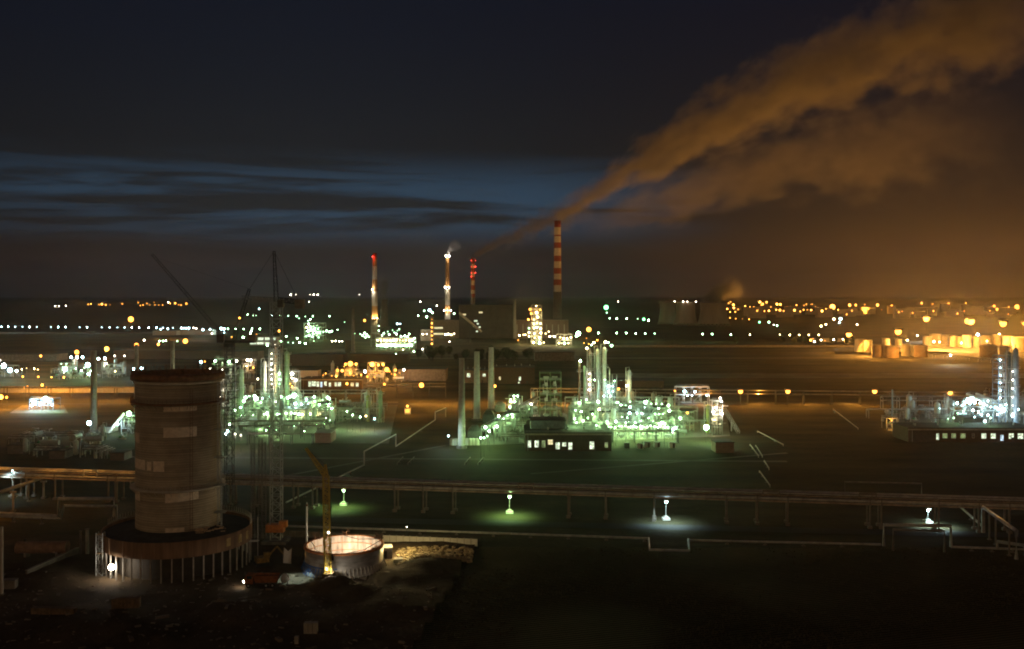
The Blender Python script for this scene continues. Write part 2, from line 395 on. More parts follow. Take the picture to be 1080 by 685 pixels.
# ================================================================ the air over the plain
def volume_mat(name, dens, c, g):
    m = bpy.data.materials.new(name); m.use_nodes = True; t = m.node_tree; t.nodes.clear()
    v = node(t, 'ShaderNodeVolumePrincipled'); o = node(t, 'ShaderNodeOutputMaterial')
    v.inputs['Color'].default_value = (*c, 1); v.inputs['Density'].default_value = dens; v.inputs['Anisotropy'].default_value = g
    t.links.new(v.outputs[0], o.inputs['Volume']); return m
if HAZE:
    hz = MB().box((0, 22300, 499), (86000, 48000, 1000)).build('haze', volume_mat('haze_air', HAZE, (.96, .95, .93), HAZE_G))
    tag(hz, kind='stuff')

# ================================================================ smoke
def smoke_mat(name, L, r0, r1, bend, dens, c, seed, fade=(0.0, .05, .8, 1.0), nscale=3.0, sharp=.5, squash=1.0):
    m = bpy.data.materials.new(name); m.use_nodes = True; t = m.node_tree; t.nodes.clear()
    def M(op, a, b=None, cc=None, clamp=False):
        n = node(t, 'ShaderNodeMath', operation=op); n.use_clamp = clamp
        for i, x in enumerate((a, b, cc)):
            if x is None: continue
            if isinstance(x, (int, float)): n.inputs[i].default_value = x
            else: t.links.new(x, n.inputs[i])
        return n.outputs[0]
    def SM(x, lo, hi):
        n = node(t, 'ShaderNodeMapRange', interpolation_type='SMOOTHSTEP'); t.links.new(x, n.inputs['Value'])
        n.inputs['From Min'].default_value = lo; n.inputs['From Max'].default_value = hi; return n.outputs[0]
    tc = node(t, 'ShaderNodeTexCoord'); sp = node(t, 'ShaderNodeSeparateXYZ'); t.links.new(tc.outputs['Object'], sp.inputs[0])
    X, Y, Z = sp.outputs; u = M('MULTIPLY', X, 1 / L)
    zc = M('SUBTRACT', Z, M('MULTIPLY', M('MULTIPLY', u, M('SUBTRACT', 1.0, u)), bend * 4))
    R = M('MULTIPLY_ADD', u, r1 - r0, r0)
    def N(s, off, det, rough):
        # noise whose cells grow along the plume
        d = node(t, 'ShaderNodeCombineXYZ'); k = M('DIVIDE', 1.0, M('MULTIPLY_ADD', R, .6, r1 * .25))
        t.links.new(M('MULTIPLY', X, 1 / (r1 * .9)), d.inputs[0]); t.links.new(M('MULTIPLY', Y, k), d.inputs[1]); t.links.new(M('MULTIPLY', zc, k), d.inputs[2])
        mp = node(t, 'ShaderNodeMapping'); mp.inputs['Location'].default_value = off; t.links.new(d.outputs[0], mp.inputs['Vector'])
        n = node(t, 'ShaderNodeTexNoise'); n.inputs['Scale'].default_value = s; n.inputs['Detail'].default_value = det; n.inputs['Roughness'].default_value = rough
        t.links.new(mp.outputs[0], n.inputs['Vector']); return n.outputs['Fac']
    nz = N(nscale, (seed, seed * 2.3, 1.1), 5, .6)
    wob = N(nscale * .45, (seed * 3.1, .7, seed), 2, .5)
    zz = M('SUBTRACT', zc, M('MULTIPLY', M('SUBTRACT', wob, .5), M('MULTIPLY', R, .9)))
    rr = M('SQRT', M('ADD', M('MULTIPLY', Y, Y), M('MULTIPLY', M('MULTIPLY', zz, zz), squash)))
    q = M('DIVIDE', rr, R)
    body = SM(M('ADD', M('SUBTRACT', 1.0, q), M('MULTIPLY', M('SUBTRACT', nz, .5), 2.2)), .18, .18 + sharp)
    body = M('MULTIPLY', body, SM(q, 1.35, .75))
    f = M('MULTIPLY', SM(u, fade[0], fade[1]), M('SUBTRACT', 1.0, SM(u, fade[2], fade[3])))
    thin = M('DIVIDE', dens * (r0 + r1) * .5, M('MULTIPLY_ADD', R, .75, r1 * .12))
    v = node(t, 'ShaderNodeVolumePrincipled'); o = node(t, 'ShaderNodeOutputMaterial')
    v.inputs['Color'].default_value = (*c, 1); v.inputs['Anisotropy'].default_value = .25
    t.links.new(M('MULTIPLY', M('MULTIPLY', body, f), thin), v.inputs['Density']); t.links.new(v.outputs[0], o.inputs['Volume'])
    return m
def plume(label, a, b, r0, r1, bend, dens, c=(.95, .92, .88), seed=1.0, **kw):
    a, b = Vector(a), Vector(b); L = (b - a).length; d = (b - a) / L
    rm = lambda u: (r0 + (r1 - r0) * u) * 1.5
    mb = MB(); n = 10; k = 12; vs = []; fs = []
    for i in range(n + 1):
        u = i / n; zo = 4 * bend * u * (1 - u); r = rm(u) + 2
        for t in range(k): vs.append((u * L, r * math.cos(t * 2 * PI / k), zo + r * math.sin(t * 2 * PI / k)))
    for i in range(n):
        for t in range(k): fs.append((i * k + t, i * k + (t + 1) % k, (i + 1) * k + (t + 1) % k, (i + 1) * k + t))
    fs.append(tuple(range(k - 1, -1, -1))); fs.append(tuple(range(n * k, n * k + k)))
    mb.add(vs, fs)
    o = mb.build('smoke_plume', smoke_mat('smoke', L, r0, r1, bend, dens, c, seed, **kw))
    o.location = a; ey = math.asin(d.z); o.rotation_euler = (0, -ey, math.atan2(d.y, d.x))
    return tag(o, label, 'smoke', kind='stuff')
LK = 1.5
# ================================================================ the tower under construction
TC = Vector((*wp(188, 400, 239.5).xy, 0)); TR = 42.5 / F * 239.5
def tower_z(py, a=0.0, r=TR):                       # height of the tower's face at photo row py; a = angle from the camera side
    return H - (py - HZ) / F * (TC.y - r * math.cos(a))
tow = thing('concrete_tower', 'tall round unfinished concrete tower with pale patches and two ring walkways, on the building site', 'tower', TC)
wallm = bpy.data.materials.new('slipformed_concrete'); wallm.use_nodes = True
def _wall():
    t = wallm.node_tree; b = t.nodes['Principled BSDF']; b.inputs['Roughness'].default_value = .9; b.inputs['Specular IOR Level'].default_value = .15
    tc = node(t, 'ShaderNodeTexCoord')
    def nz(scale, sc, det, loc=(0, 0, 0)):
        mp = node(t, 'ShaderNodeMapping'); mp.inputs['Scale'].default_value = sc; mp.inputs['Location'].default_value = loc; t.links.new(tc.outputs['Object'], mp.inputs['Vector'])
        n = node(t, 'ShaderNodeTexNoise'); n.inputs['Scale'].default_value = scale; n.inputs['Detail'].default_value = det; n.inputs['Roughness'].default_value = .65; t.links.new(mp.outputs[0], n.inputs['Vector']); return n.outputs['Fac']
    lay = nz(1, (.03, .03, 1.6), 3); run = nz(1, (1.1, 1.1, .06), 5); blot = nz(.16, (1, 1, 1), 6, (4, 2, 0))
    def mx(a, b, f, mode='MIX'):
        n = node(t, 'ShaderNodeMix', data_type='RGBA', blend_type=mode); t.links.new(f, n.inputs['Factor'])
        for k, x in (('A', a), ('B', b)):
            if isinstance(x, tuple): n.inputs[k].default_value = (*x, 1)
            else: t.links.new(x, n.inputs[k])
        return n.outputs['Result']
    def mr(x, lo, hi, a=0.0, b2=1.0):
        n = node(t, 'ShaderNodeMapRange'); t.links.new(x, n.inputs['Value'])
        for k, v in zip(('From Min', 'From Max', 'To Min', 'To Max'), (lo, hi, a, b2)): n.inputs[k].default_value = v
        return n.outputs[0]
    c = mx((.29, .245, .175), (.44, .375, .275), mr(blot, .35, .65))
    c = mx(c, (.13, .095, .065), mr(lay, .50, .66, 0, .4))
    c = mx(c, (.30, .25, .18), mr(run, .55, .75, 0, .4))
    wv = node(t, 'ShaderNodeTexWave', wave_type='BANDS', bands_direction='Z'); wv.inputs['Scale'].default_value = .55; wv.inputs['Distortion'].default_value = .6; t.links.new(tc.outputs['Object'], wv.inputs['Vector'])
    c = mx(c, (.10, .078, .055), mr(wv.outputs['Fac'], .82, 1.0, 0, .45))
    t.links.new(c, b.inputs['Base Color'])
    bp = node(t, 'ShaderNodeBump'); bp.inputs['Strength'].default_value = .4; bp.inputs['Distance'].default_value = .15; t.links.new(wv.outputs['Fac'], bp.inputs['Height']); t.links.new(bp.outputs[0], b.inputs['Normal'])
_wall()
ZT = tower_z(403); ZTOP = tower_z(396)
MB().lathe([(TR, 0), (TR, ZT), (TR - .6, ZT), (TR - .6, ZT - 14)], 72).build('shell', wallm, tow)
MB().lathe([(TR - .1, ZT + .05), (TR + 1.1, ZT + .05), (TR + 1.15, ZTOP - .5), (TR + .95, ZTOP), (TR - .5, ZTOP), (TR - .55, ZT + .05)], 72).build('slipform_ring', rust, tow)
MB().lathe([(TR + .06, ZT - .75), (TR + .55, ZT - .75), (TR + .55, ZT - .25), (TR + .06, ZT - .25)], 72).build('drip_ring', concrete_lt, tow)
def gallery(z, w, m, rail=True):
    g = MB().lathe([(TR + .05, z), (TR + w, z), (TR + w, z + .3), (TR + .05, z + .3)], 72)
    for k in range(36):
        a = 2 * PI * k / 36; ca, sa = math.cos(a), math.sin(a)
        g.bar((ca * (TR + .05), sa * (TR + .05), z - 1.1), (ca * (TR + w), sa * (TR + w), z), .07)
    o = g.build('ring_walkway', m, tow)
    if rail:
        r = MB()
        for k in range(72):
            a = 2 * PI * k / 72; r.bar((math.cos(a) * (TR + w - .08), math.sin(a) * (TR + w - .08), z + .3), (math.cos(a) * (TR + w - .08), math.sin(a) * (TR + w - .08), z + 1.35), .05)
        for h in (.85, 1.33): r.lathe([(TR + w - .05, z + h), (TR + w - .12, z + h), (TR + w - .12, z + h + .06), (TR + w - .05, z + h + .06)], 72)
        r.build('railing', m, o)
for k in range(40):
    jf = MB()
    a = 2 * PI * k / 40; ca, sa = math.cos(a), math.sin(a); hj = rnd.uniform(.6, 1.5)
    for r_ in (TR + .8, TR - .4): jf.bar((ca * r_, sa * r_, ZTOP - .3), (ca * r_, sa * r_, ZTOP + hj), .09)
    jf.bar((ca * (TR - .5), sa * (TR - .5), ZTOP + hj * .8), (ca * (TR + .9), sa * (TR + .9), ZTOP + hj * .8), .08)
    jf.build('jacking_frame', rust, tow)
cl = MB()
for k in range(26):
    a = -PI / 2 + .62; rr_ = TR + .25; cl.bar((math.cos(a - .03) * rr_, math.sin(a - .03) * rr_, 10 + k * 1.25), (math.cos(a + .03) * rr_, math.sin(a + .03) * rr_, 10 + k * 1.25), .05)
for d_ in (-.03, .03): cl.bar((math.cos(a + d_) * rr_, math.sin(a + d_) * rr_, 9.5), (math.cos(a + d_) * rr_, math.sin(a + d_) * rr_, 43), .06)
cl.build('ladder', rust, tow)
gallery(tower_z(428), 1.2, rust); gallery(tower_z(519.5), 1.25, concrete_lt)
patch_m = mat('pale_plaster', (.66, .55, .43), var=.18, scale=1.2)
def patch(x0, x1, y0, y1, y1b=None, y0b=None):
    a0 = math.asin(max(-.999, (x0 - 187.7) / 47.5)); a1 = math.asin(min(.999, (x1 - 187.7) / 47.5)); n = 10; m = MB(); vs = []
    rr = TR + .03
    for k in range(n + 1):
        a = a0 + (a1 - a0) * k / n; f = k / n
        yt = y0 + ((y0b if y0b else y0) - y0) * f; yb = y1 + ((y1b if y1b else y1) - y1) * f
        for yy in (yt, yb): vs.append((rr * math.sin(a), -rr * math.cos(a), tower_z(yy)))
    m.add(vs, [(2 * k, 2 * k + 1, 2 * k + 3, 2 * k + 2) for k in range(n)], 0, True); m.build('pale_patch', patch_m, tow)
for p in [(187, 220.5, 429.5, 434.5), (187, 220.5, 451.5, 462), (144, 155, 459, 469), (144, 164, 486.5, 497), (166.5, 172.5, 488, 497), (175, 188, 487, 498), (189, 222, 521, 531, 529), (145, 156, 521, 531), (189, 209, 557.5, 562)]: patch(*p)
hm = MB().lattice((TR + 1.0, -2.5, 9), (TR + 1.0, -2.5, ZTOP - 2), .9, 30, .09)
for k in range(5): hm.box((TR + 1.2, -2.5, 13 + k * 6.6), (2.6, 2.2, .15)).bar((TR + .0, -2.5, 13.2 + k * 6.6), (TR + 1.0, -2.5, 13.2 + k * 6.6), .1)
hm.build('hoist_mast', steel, tow)

# ---- the ring building round the tower's foot
RC = 75.4 / F * 239.5; zr, zw = 9.2, 5.5
rb = thing('ring_building', 'brown round ring building on thin white columns, encircling the foot of the concrete tower', 'building', TC)
wm = mat('brown_sheeting', (.21, .125, .07), var=.35, scale=.5, stretch=(1.5, 1.5, .12))
w_ = MB().lathe([(RC, zw), (RC, zr), (RC - .35, zr), (RC - .35, zw), (RC, zw)], 88)
for k in range(88):
    a = 2 * PI * k / 88
    if k % 4 == 0: w_.bar((math.cos(a) * (RC + .05), math.sin(a) * (RC + .05), zw), (math.cos(a) * (RC + .05), math.sin(a) * (RC + .05), zr), .08)
w_.build('wall', wm, rb)
MB().lathe([(RC - .36, zr - .6), (TR + .03, zr + .5)], 88).build('roof', roofing, rb)
MB().lathe([(RC - 3.2, .0), (RC - 3.2, zw + .2)], 88).lathe([(RC - .36, zw + .15), (RC - 3.2, zw + .15)], 88).build('inner_wall', mat('shaded_recess_wall', (.045, .036, .028), var=.4, scale=.4), rb)  # shade of the recess behind the columns put into a near-black wall colour
for k in range(46):
    a = 2 * PI * (k + .3) / 46
    MB().box((math.cos(a) * (RC - .25), math.sin(a) * (RC - .25), zw / 2), (.27, .27, zw), a).build('column', mat('dull_white_paint', (.34, .31, .27), var=.3, scale=.5), rb)
rl = MB(); a0, a1 = .06, PI - .02
for k in range(61):
    a = a0 + (a1 - a0) * k / 60; p = (math.cos(a) * (RC - .2), math.sin(a) * (RC - .2))
    rl.bar((*p, zr), (*p, zr + 1.5), .07)
rl.lathe([(RC - .15, zr + .02), (RC - .05, zr + .02), (RC - .05, zr + .35), (RC - .15, zr + .35)], 60, a0=a0, a1=a1)
rl.build('parapet_railing', concrete_lt, rb)
for a in (-.55, -.32, -.12): MB().box((math.cos(a) * (RC + .06), math.sin(a) * (RC + .06), 7.4), (.12, 1.2, 1.9), a).build('window', mat('yellow_board', (.42, .30, .13), var=.3, scale=1), rb)
fl = MB(); MB().box((RC + .8, 1, 5.2), (2.2, 1.4, .15)).bar((RC + 1.7, 1, 0), (RC + 1.7, 1, 11), .12).bar((RC + .1, 1, 5.2), (RC + 1.7, 1, 5.2), .1).build('landing', white_paint, rb)
# timber offcuts stacked on the ring roof
tp = MB()
for k in range(34):
    f = rnd.random(); q = Vector((wp(205 + 27 * f, 566 - 9 * f, 228).x - TC.x, 229.5 - TC.y + 3 * f + rnd.uniform(-.5, .5), zr + .35 + rnd.random() * .8))
    a = rnd.uniform(0, PI); l = rnd.uniform(.4, 1.1); up = rnd.uniform(.0, .8)
    tp.bar(q - Vector((math.cos(a), math.sin(a) * .4, -up)) * l, q + Vector((math.cos(a), math.sin(a) * .4, up)) * l, .13)
tag(tp.build('timber_pile', mat('pale_timber', (.55, .40, .25), var=.3, scale=2), None, TC), 'heap of pale timber offcuts lying on the dark roof of the ring building', 'timber')
light(wp(119, 599, TC.y - RC * .76 - 2.2), 650, 'n', .2)
wl = thing('work_light', 'glaring white work light under the left edge of the brown ring building', 'work light', (*gp(118, 611).xy, 0))
MB().tube([(0, 0, 0), (0, 0, 2.6)], .07, 6).tube([(-.7, 0, 0), (0, 0, 1.2), (.7, 0, 0)], .05, 5).build('tripod', steel_dk, wl)
MB().box((0, .25, 2.9), (1.3, .3, .9)).build('housing', steel_dk, wl)
bulb((wl.location.x, wl.location.y - .3, 2.8), .72, 'n', wl)
sc_ = thing('scaffold_tower', 'pale narrow scaffold tower beside the white work light at the ring building', 'scaffold', (*gp(106, 607).xy, 0))
MB().lattice((0, 0, 0), (0, 0, 10), 1.5, 7, .13).build('frame', steel, sc_)
for z in (5.2, 9.6): MB().box((0, 0, z), (1.6, 1.6, .12)).build('deck', timber, sc_)

# ================================================================ concrete tank ring being built
YT = 226 + 9.35; KC = Vector((*wp(363, 400, YT).xy, 0)); KR = 40.7 / F * YT
tk = thing('concrete_tank', 'round open concrete tank under construction, brightly lit inside, blue props round its foot', 'tank', KC)
inner = mat('fresh_concrete', (.42, .33, .24), var=.5, scale=.5, stretch=(2.2, 2.2, .3), bump=.3); outer = mat('grey_shuttering', (.34, .33, .31), .45, .35, var=.35, scale=.5, stretch=(.4, .4, 2))
MB().lathe([(KR, .05), (KR, 5.6), (KR - .45, 5.6)], 72, mi=0).lathe([(KR - .45, 5.6), (KR - .45, .3), (.01, .3)], 72, mi=1).build('wall', [outer, inner], tk); MB().lathe([(KR - .47, .32), (.01, .34)], 48).build('floor', mat('tank_floor', (.16, .125, .09), var=.5, scale=.45, bump=.4), tk); rb2 = MB()
for k in range(14):
    a = 2 * PI * k / 14; ca, sa = math.cos(a), math.sin(a); rb2.bar((ca * (KR - .5), sa * (KR - .5), .4), (ca * (KR - .5), sa * (KR - .5), 5.4), .09)
for z in (2.1, 3.9): rb2.lathe([(KR - .46, z), (KR - .62, z), (KR - .62, z + .14), (KR - .46, z + .14)], 64)
rb2.build('formwork_rib', mat('orange_formwork', (.50, .20, .08), var=.35, scale=1), tk)
MB().lathe([(KR + .02, 5.3), (KR + .25, 5.3), (KR + .25, 5.75), (KR - .5, 5.75), (KR - .5, 5.62)], 72).build('rim_formwork', mat('orange_formwork', (.50, .20, .08), var=.35, scale=1), tk)
MB().lathe([(KR + .5, 0), (KR + .5, .5), (KR + .02, .5)], 72).build('footing', concrete_lt, tk)
for k in range(64):
    a = 2 * PI * k / 64; ca, sa = math.cos(a), math.sin(a)
    m_ = blue_paint if math.cos(a) < -.05 else white_paint
    MB().bar((ca * (KR + 1.0), sa * (KR + 1.0), .03), (ca * (KR + .1), sa * (KR + .1), 2.1), .11).bar((ca * (KR + .15), sa * (KR + .15), .5), (ca * (KR + .15), sa * (KR + .15), 2.1), .09).build('prop', m_, tk)
MB().lathe([(KR + .02, 2.1), (KR + .18, 2.1), (KR + .18, 2.35), (KR + .02, 2.35)], 72, a0=PI * .55, a1=PI * 1.5).build('waling', blue_paint, tk)
for k, (a, s) in enumerate([(2.55, 1), (.62, 1), (1.7, .8), (-.55, .6)]):
    q = Vector((math.cos(a) * KR, math.sin(a) * KR, 5.7)); m_ = MB()
    for j in range(9):
        d = Vector((rnd.uniform(-1.2, 1.2), rnd.uniform(-.8, .8), rnd.uniform(0, 1.9))) * s; m_.bar(q + Vector((rnd.uniform(-1, 1), rnd.uniform(-.5, .5), 0)) * s, q + d, .09)
    m_.box(q + Vector((0, 0, .15)), (2.2 * s, 1.2 * s, .12), a); m_.build('platform', rust, tk)
cab = MB()
for a, b in (((-8.4, 2.5, 5.8), (-4.2, -7.7, 5.8)), ((8.6, 2.2, 6.2), (2.0, -8.9, 5.8)), ((-3.5, 8.2, 6.4), (8.2, 3, 6.2))): cab.tube([a, [(a[i] + b[i]) / 2 - (.8 if i == 2 else 0) for i in range(3)], b], .08, 5)
cab.build('hose', rubber, tk)
for k in range(16):
    a = rnd.uniform(0, 6.28); r = rnd.uniform(1, 7.5); x, y = math.cos(a) * r, math.sin(a) * r
    if k < 5: tag(MB().box((0, 0, .25), (rnd.uniform(.8, 2.2), rnd.uniform(.5, .9), .5), a).build('timber_stack', timber, None, (KC.x + x, KC.y + y, .3)), 'small stack of boards lying on the floor inside the lit round tank', 'timber', 'board stacks inside the tank')
light(KC + Vector((1.0, 4.6, 3.0)), 1400, 'n', .3); light(KC + Vector((0, -2, 6.5)), 800, 'n', .3); light(KC + Vector((-4.5, 0, 4)), 260, 'n', .3)
light(gp(346, 616) + Vector((.8, -1.6, 3.4)), 520, 'n', .2); light(gp(311, 611) + Vector((0, 0, 9)), 4200, 'b', .2, 'SPOT', (0, 0, 0), math.radians(58))
sp = thing('work_light', 'small bright yellowish work light at the front foot of the round tank', 'work light', (*gp(344.5, 614).xy, 0))
MB().tube([(0, 0, 0), (0, 0, 2.7)], .06, 6).box((0, 0, .05), (1, 1, .1)).build('stand', steel_dk, sp); MB().box((0, .25, 3.0), (.9, .25, .7)).build('housing', steel_dk, sp)
bulb((sp.location.x, sp.location.y - .25, 3.0), .5, 'y', sp)
for px, rz_, l_ in ((408, .2, 'white square site cabin touching the right side of the lit round tank'),):
    q = gp(px, 588); t = thing('site_cabin', l_, 'cabin', (q.x, q.y, 0), rz_)
    MB().box((0, 0, 1.35), (2.4, 3.6, 2.6)).build('body', white_paint, t); MB().box((0, 0, 2.75), (2.7, 3.9, .2)).build('roof', concrete_lt, t); MB().box((-.5, -1.82, 1.1), (.8, .06, 1.9)).build('door', steel_dk, t)
# rail fence / precast wall behind the tank and its lit spoil
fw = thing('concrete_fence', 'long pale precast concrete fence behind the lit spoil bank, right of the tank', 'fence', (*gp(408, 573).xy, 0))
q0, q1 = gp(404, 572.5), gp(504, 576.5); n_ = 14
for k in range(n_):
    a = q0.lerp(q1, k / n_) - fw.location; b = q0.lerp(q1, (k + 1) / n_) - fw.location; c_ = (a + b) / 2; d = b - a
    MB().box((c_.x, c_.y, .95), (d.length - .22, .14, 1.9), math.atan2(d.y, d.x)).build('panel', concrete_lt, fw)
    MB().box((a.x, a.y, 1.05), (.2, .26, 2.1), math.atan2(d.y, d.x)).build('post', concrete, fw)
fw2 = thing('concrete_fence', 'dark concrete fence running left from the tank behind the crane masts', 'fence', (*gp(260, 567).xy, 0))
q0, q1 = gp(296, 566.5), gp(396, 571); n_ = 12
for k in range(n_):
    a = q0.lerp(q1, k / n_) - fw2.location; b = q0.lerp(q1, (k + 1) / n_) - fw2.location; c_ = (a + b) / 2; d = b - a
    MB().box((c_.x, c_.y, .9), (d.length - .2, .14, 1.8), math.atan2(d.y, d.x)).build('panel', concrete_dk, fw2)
rub = MB(); 
for k in range(900):
    f = rnd.random(); px = 418 + 80 * f; py = rnd.uniform(580.5, 599 - 4 * f); q = gp(px, py); s = rnd.uniform(.15, .75) * (1.5 if rnd.random() < .08 else 1)
    rub.box((q.x, q.y, site_z(q.x, q.y) + s * .25), (s, s * rnd.uniform(.5, 1.2), s * rnd.uniform(.5, 1)), rnd.uniform(0, 3))
tag(rub.build('rubble', mat('rubble', (.34, .25, .14), var=.5, scale=.6)), kind='stuff')
lit = MB()
for k in range(800):
    px, py = rnd.uniform(-20, 470), rnd.uniform(604, 700); q = gp(px, py)
    if not in_site(q.x, q.y) or math.hypot(q.x - TC.x, q.y - TC.y) < RC + .5 or math.hypot(q.x - KC.x, q.y - KC.y) < KR + 1: continue
    s = rnd.uniform(.1, .5) * (2.2 if rnd.random() < .05 else 1); lit.box((q.x, q.y, site_z(q.x, q.y) + s * .15), (s * rnd.uniform(.6, 3), s * rnd.uniform(.4, .9), s * .6), rnd.uniform(0, 3))
tag(lit.build('debris', mat('site_debris', (.15, .115, .08), var=.6, scale=.15)), kind='stuff')
light(gp(420, 590) + Vector((0, 1.5, 5)), 2600, 'y', .2)

# ================================================================ cranes
ca_ = thing('tower_crane', 'dark luffing tower crane beside the concrete tower, its jib raised to the left', 'tower crane', (*gp(242, 570).xy, 0))
Yc_ = ca_.location.y; zc = wp(242, 366, Yc_).z; L = lambda px, py: wp(px, py, Yc_) - ca_.location
MB().lattice((0, 0, .6), (0, 0, zc), 2.0, 24, .13).build('mast', steel_dk, ca_); MB().box((0, 0, .3), (5, 5, .6)).build('base', concrete_dk, ca_)
MB().cyl((0, 0, 0), 1.6, zc, zc + 1, 14).box((2.8, 0, zc + 1.4), (8, 2, .7)).build('slewing_platform', steel_dk, ca_)
MB().box((-1.9, -1.2, zc + 2.3), (1.8, 1.6, 2.2)).build('cab', steel_dk, ca_); MB().box((6.2, 0, zc + 2.4), (2, 2.2, 1.6)).build('counterweight', concrete_dk, ca_)
MB().lattice((-.8, 0, zc + 1.8), L(160, 268), 1.0, 22, .045, 0, .5).build('jib', steel_dk, ca_)
MB().lattice((1.2, 0, zc + 1.8), L(263, 305), 1.0, 9, .07, 0, .6).build('tower_head', steel_dk, ca_)
MB().bar(L(263, 305), L(165, 272), .025).bar(L(263, 305), (6.5, 0, zc + 1.8), .04).build('stay_cable', steel_dk, ca_)
cb = thing('tower_crane', 'slim tower crane with pale lattice mast standing between the tower and the round tank', 'tower crane', (*gp(291.5, 572).xy, 0))
Yc_ = cb.location.y; zc = wp(291, 318, Yc_).z; L = lambda px, py: wp(px, py, Yc_) - cb.location
MB().lattice((0, 0, .8), (0, 0, zc), 2.7, 27, .19).build('mast', steel, cb); MB().box((0, 0, .4), (6.5, 6.5, .8)).build('base', concrete_dk, cb)
MB().box((0, -1, 4), (4.6, 2.5, 2.0)).box((2.2, -1.5, 5.2), (2, 1.8, 1.6)).build('ballast', orange_paint, cb)
MB().lattice((0, 0, zc), L(289, 265), 1.1, 7, .08, 0, .5).build('tower_head', steel_dk, cb)
MB().lattice((-.8, 0, zc + .4), L(255, 314), 1.1, 10, .12, 0, .8).build('jib', steel, cb)
MB().lattice((.8, 0, zc + .4), L(318, 319), 1.2, 8, .12).build('counter_jib', steel_dk, cb)
MB().box(L(316, 321), (2.4, 1.4, 2.4)).build('counterweight', concrete_dk, cb); MB().box((1.5, -1.6, zc - .6), (1.5, 1.5, 2)).build('cab', steel_dk, cb)
MB().bar(L(289, 265), L(258, 313), .06).bar(L(289, 265), L(315, 318), .06).build('stay_cable', steel_dk, cb)
# hoist ropes / formwork panel hanging beside the mast
for k, px in enumerate((267, 274, 279)):
    q = gp(px, 570); t = tag(MB().lattice((0, 0, 0), (rnd.uniform(-.3, .3), 0, wp(px, 458 + 4 * k, q.y).z), .9, 20, .07).build('scaffold_mast', mat('grey_scaffold', (.22, .2, .18), .6, .2), None, (q.x, q.y, 0)), ['thin grey scaffold mast, nearest the ring building, left of the pale crane mast', 'thin grey scaffold mast, middle of three left of the pale crane mast', 'thin grey scaffold mast directly left of the pale crane mast'][k], 'scaffold', 'scaffold masts beside the pale crane')
yc = thing('mobile_crane', 'yellow mobile crane standing upright at the tank with its jib bent to the left', 'crane', (*gp(345, 619).xy, 0))
Yc_ = yc.location.y; L = lambda px, py, dy=0: wp(px, py, Yc_ + dy) - yc.location
zf = L(343, 503).z
MB().box((0, 0, 1.0), (2.6, 5, 1.2)).box((0, 1.2, 2.1), (2.4, 2.6, 1.4)).build('carrier', mat('dark_carrier', (.10, .07, .03), var=.4), yc)
for sx_ in (-1.2, 1.2):
    for y_ in (-1.6, 0, 1.6): MB().tube([(sx_ - .2, y_, .5), (sx_ + .2, y_, .5)], .5, 12).build('wheel', rubber, yc)
MB().lattice((0, .8, 2.6), (L(343, 503).x, .8, zf), 1.25, 22, .17).build('mast', yellow_paint, yc)
MB().lattice((L(343, 503).x, .8, zf), L(322.5, 473), 1.1, 10, .14, 0, .4).build('jib', yellow_paint, yc)
MB().lattice((L(343, 503).x, .8, zf), L(343, 490), .9, 4, .11, 0, .3).build('strut', yellow_paint, yc)
MB().bar(L(343, 490), L(323, 473.5), .05).tube([L(348.5, 505, 2), L(350, 586, 6)], .04, 4).build('hoist_rope', steel_dk, yc)
MB().box(L(350, 588, 6), (.8, .5, 1.4)).build('hook_block', rubber, yc)
bulb(wp(346.5, 562, Yc_ - 1.2), .42, 'n', yc)
ps = thing('pump_mast', 'thin pale pole tapering upward at the left rim of the round tank', 'mast', (*gp(323.5, 596).xy, 0)); q = ps.location
MB().tube([(0, 0, 0), (0, 0, wp(323, 540, q.y).z), (0, 0, wp(323, 530, q.y).z)], .34, 8, 0, .1).build('pole', concrete_lt, ps); MB().ball((0, 0, wp(323, 533, q.y).z), .3).build('cap', rust, ps)
MB().bar((-2, 0, 0), (0, 0, 5), .1).bar((2, 0, 0), (0, 0, 5), .1).build('stay', steel_dk, ps)

# ================================================================ vehicles and site things
truck_paint = mat('dark_orange_paint', (.24, .075, .02), .8, 0, var=.5, scale=1.2); q = gp(274, 619); tr = thing('dump_truck', 'orange dump truck with one headlight on, parked before the ring building', 'truck', (q.x, q.y, site_z(q.x, q.y)), .06)  # darker, browner copy of the orange paint
MB().box((.3, 0, .95), (7, 2.2, .35)).build('chassis', steel_dk, tr)
MB().add([(-.8, -1.25, 1.2), (3.9, -1.25, 1.2), (3.9, 1.25, 1.2), (-.8, 1.25, 1.2), (-1.1, -1.35, 2.75), (4.3, -1.35, 2.6), (4.3, 1.35, 2.6), (-1.1, 1.35, 2.75)], [(3, 2, 1, 0), (0, 1, 5, 4), (1, 2, 6, 5), (2, 3, 7, 6), (3, 0, 4, 7)]).box((1.6, 0, 2.2), (4.6, 2.3, .1)).build('tipper_body', truck_paint, tr)
cbm = MB().add([(-3.2, -1.2, .9), (-1.3, -1.2, .9), (-1.3, 1.2, .9), (-3.2, 1.2, .9), (-2.8, -1.1, 2.9), (-1.3, -1.1, 2.9), (-1.3, 1.1, 2.9), (-2.8, 1.1, 2.9), (-3.25, -1.2, 1.9), (-3.25, 1.2, 1.9)], [(3, 2, 1, 0), (4, 5, 6, 7), (1, 2, 6, 5), (0, 1, 5, 4, 8), (2, 3, 9, 7, 6), (0, 8, 9, 3), (8, 4, 7, 9)]).build('cab', truck_paint, tr)
MB().box((-2.1, -1.19, 2.35), (1.1, .06, .7)).box((-2.1, 1.19, 2.35), (1.1, .06, .7)).build('window', glass_dk, cbm)
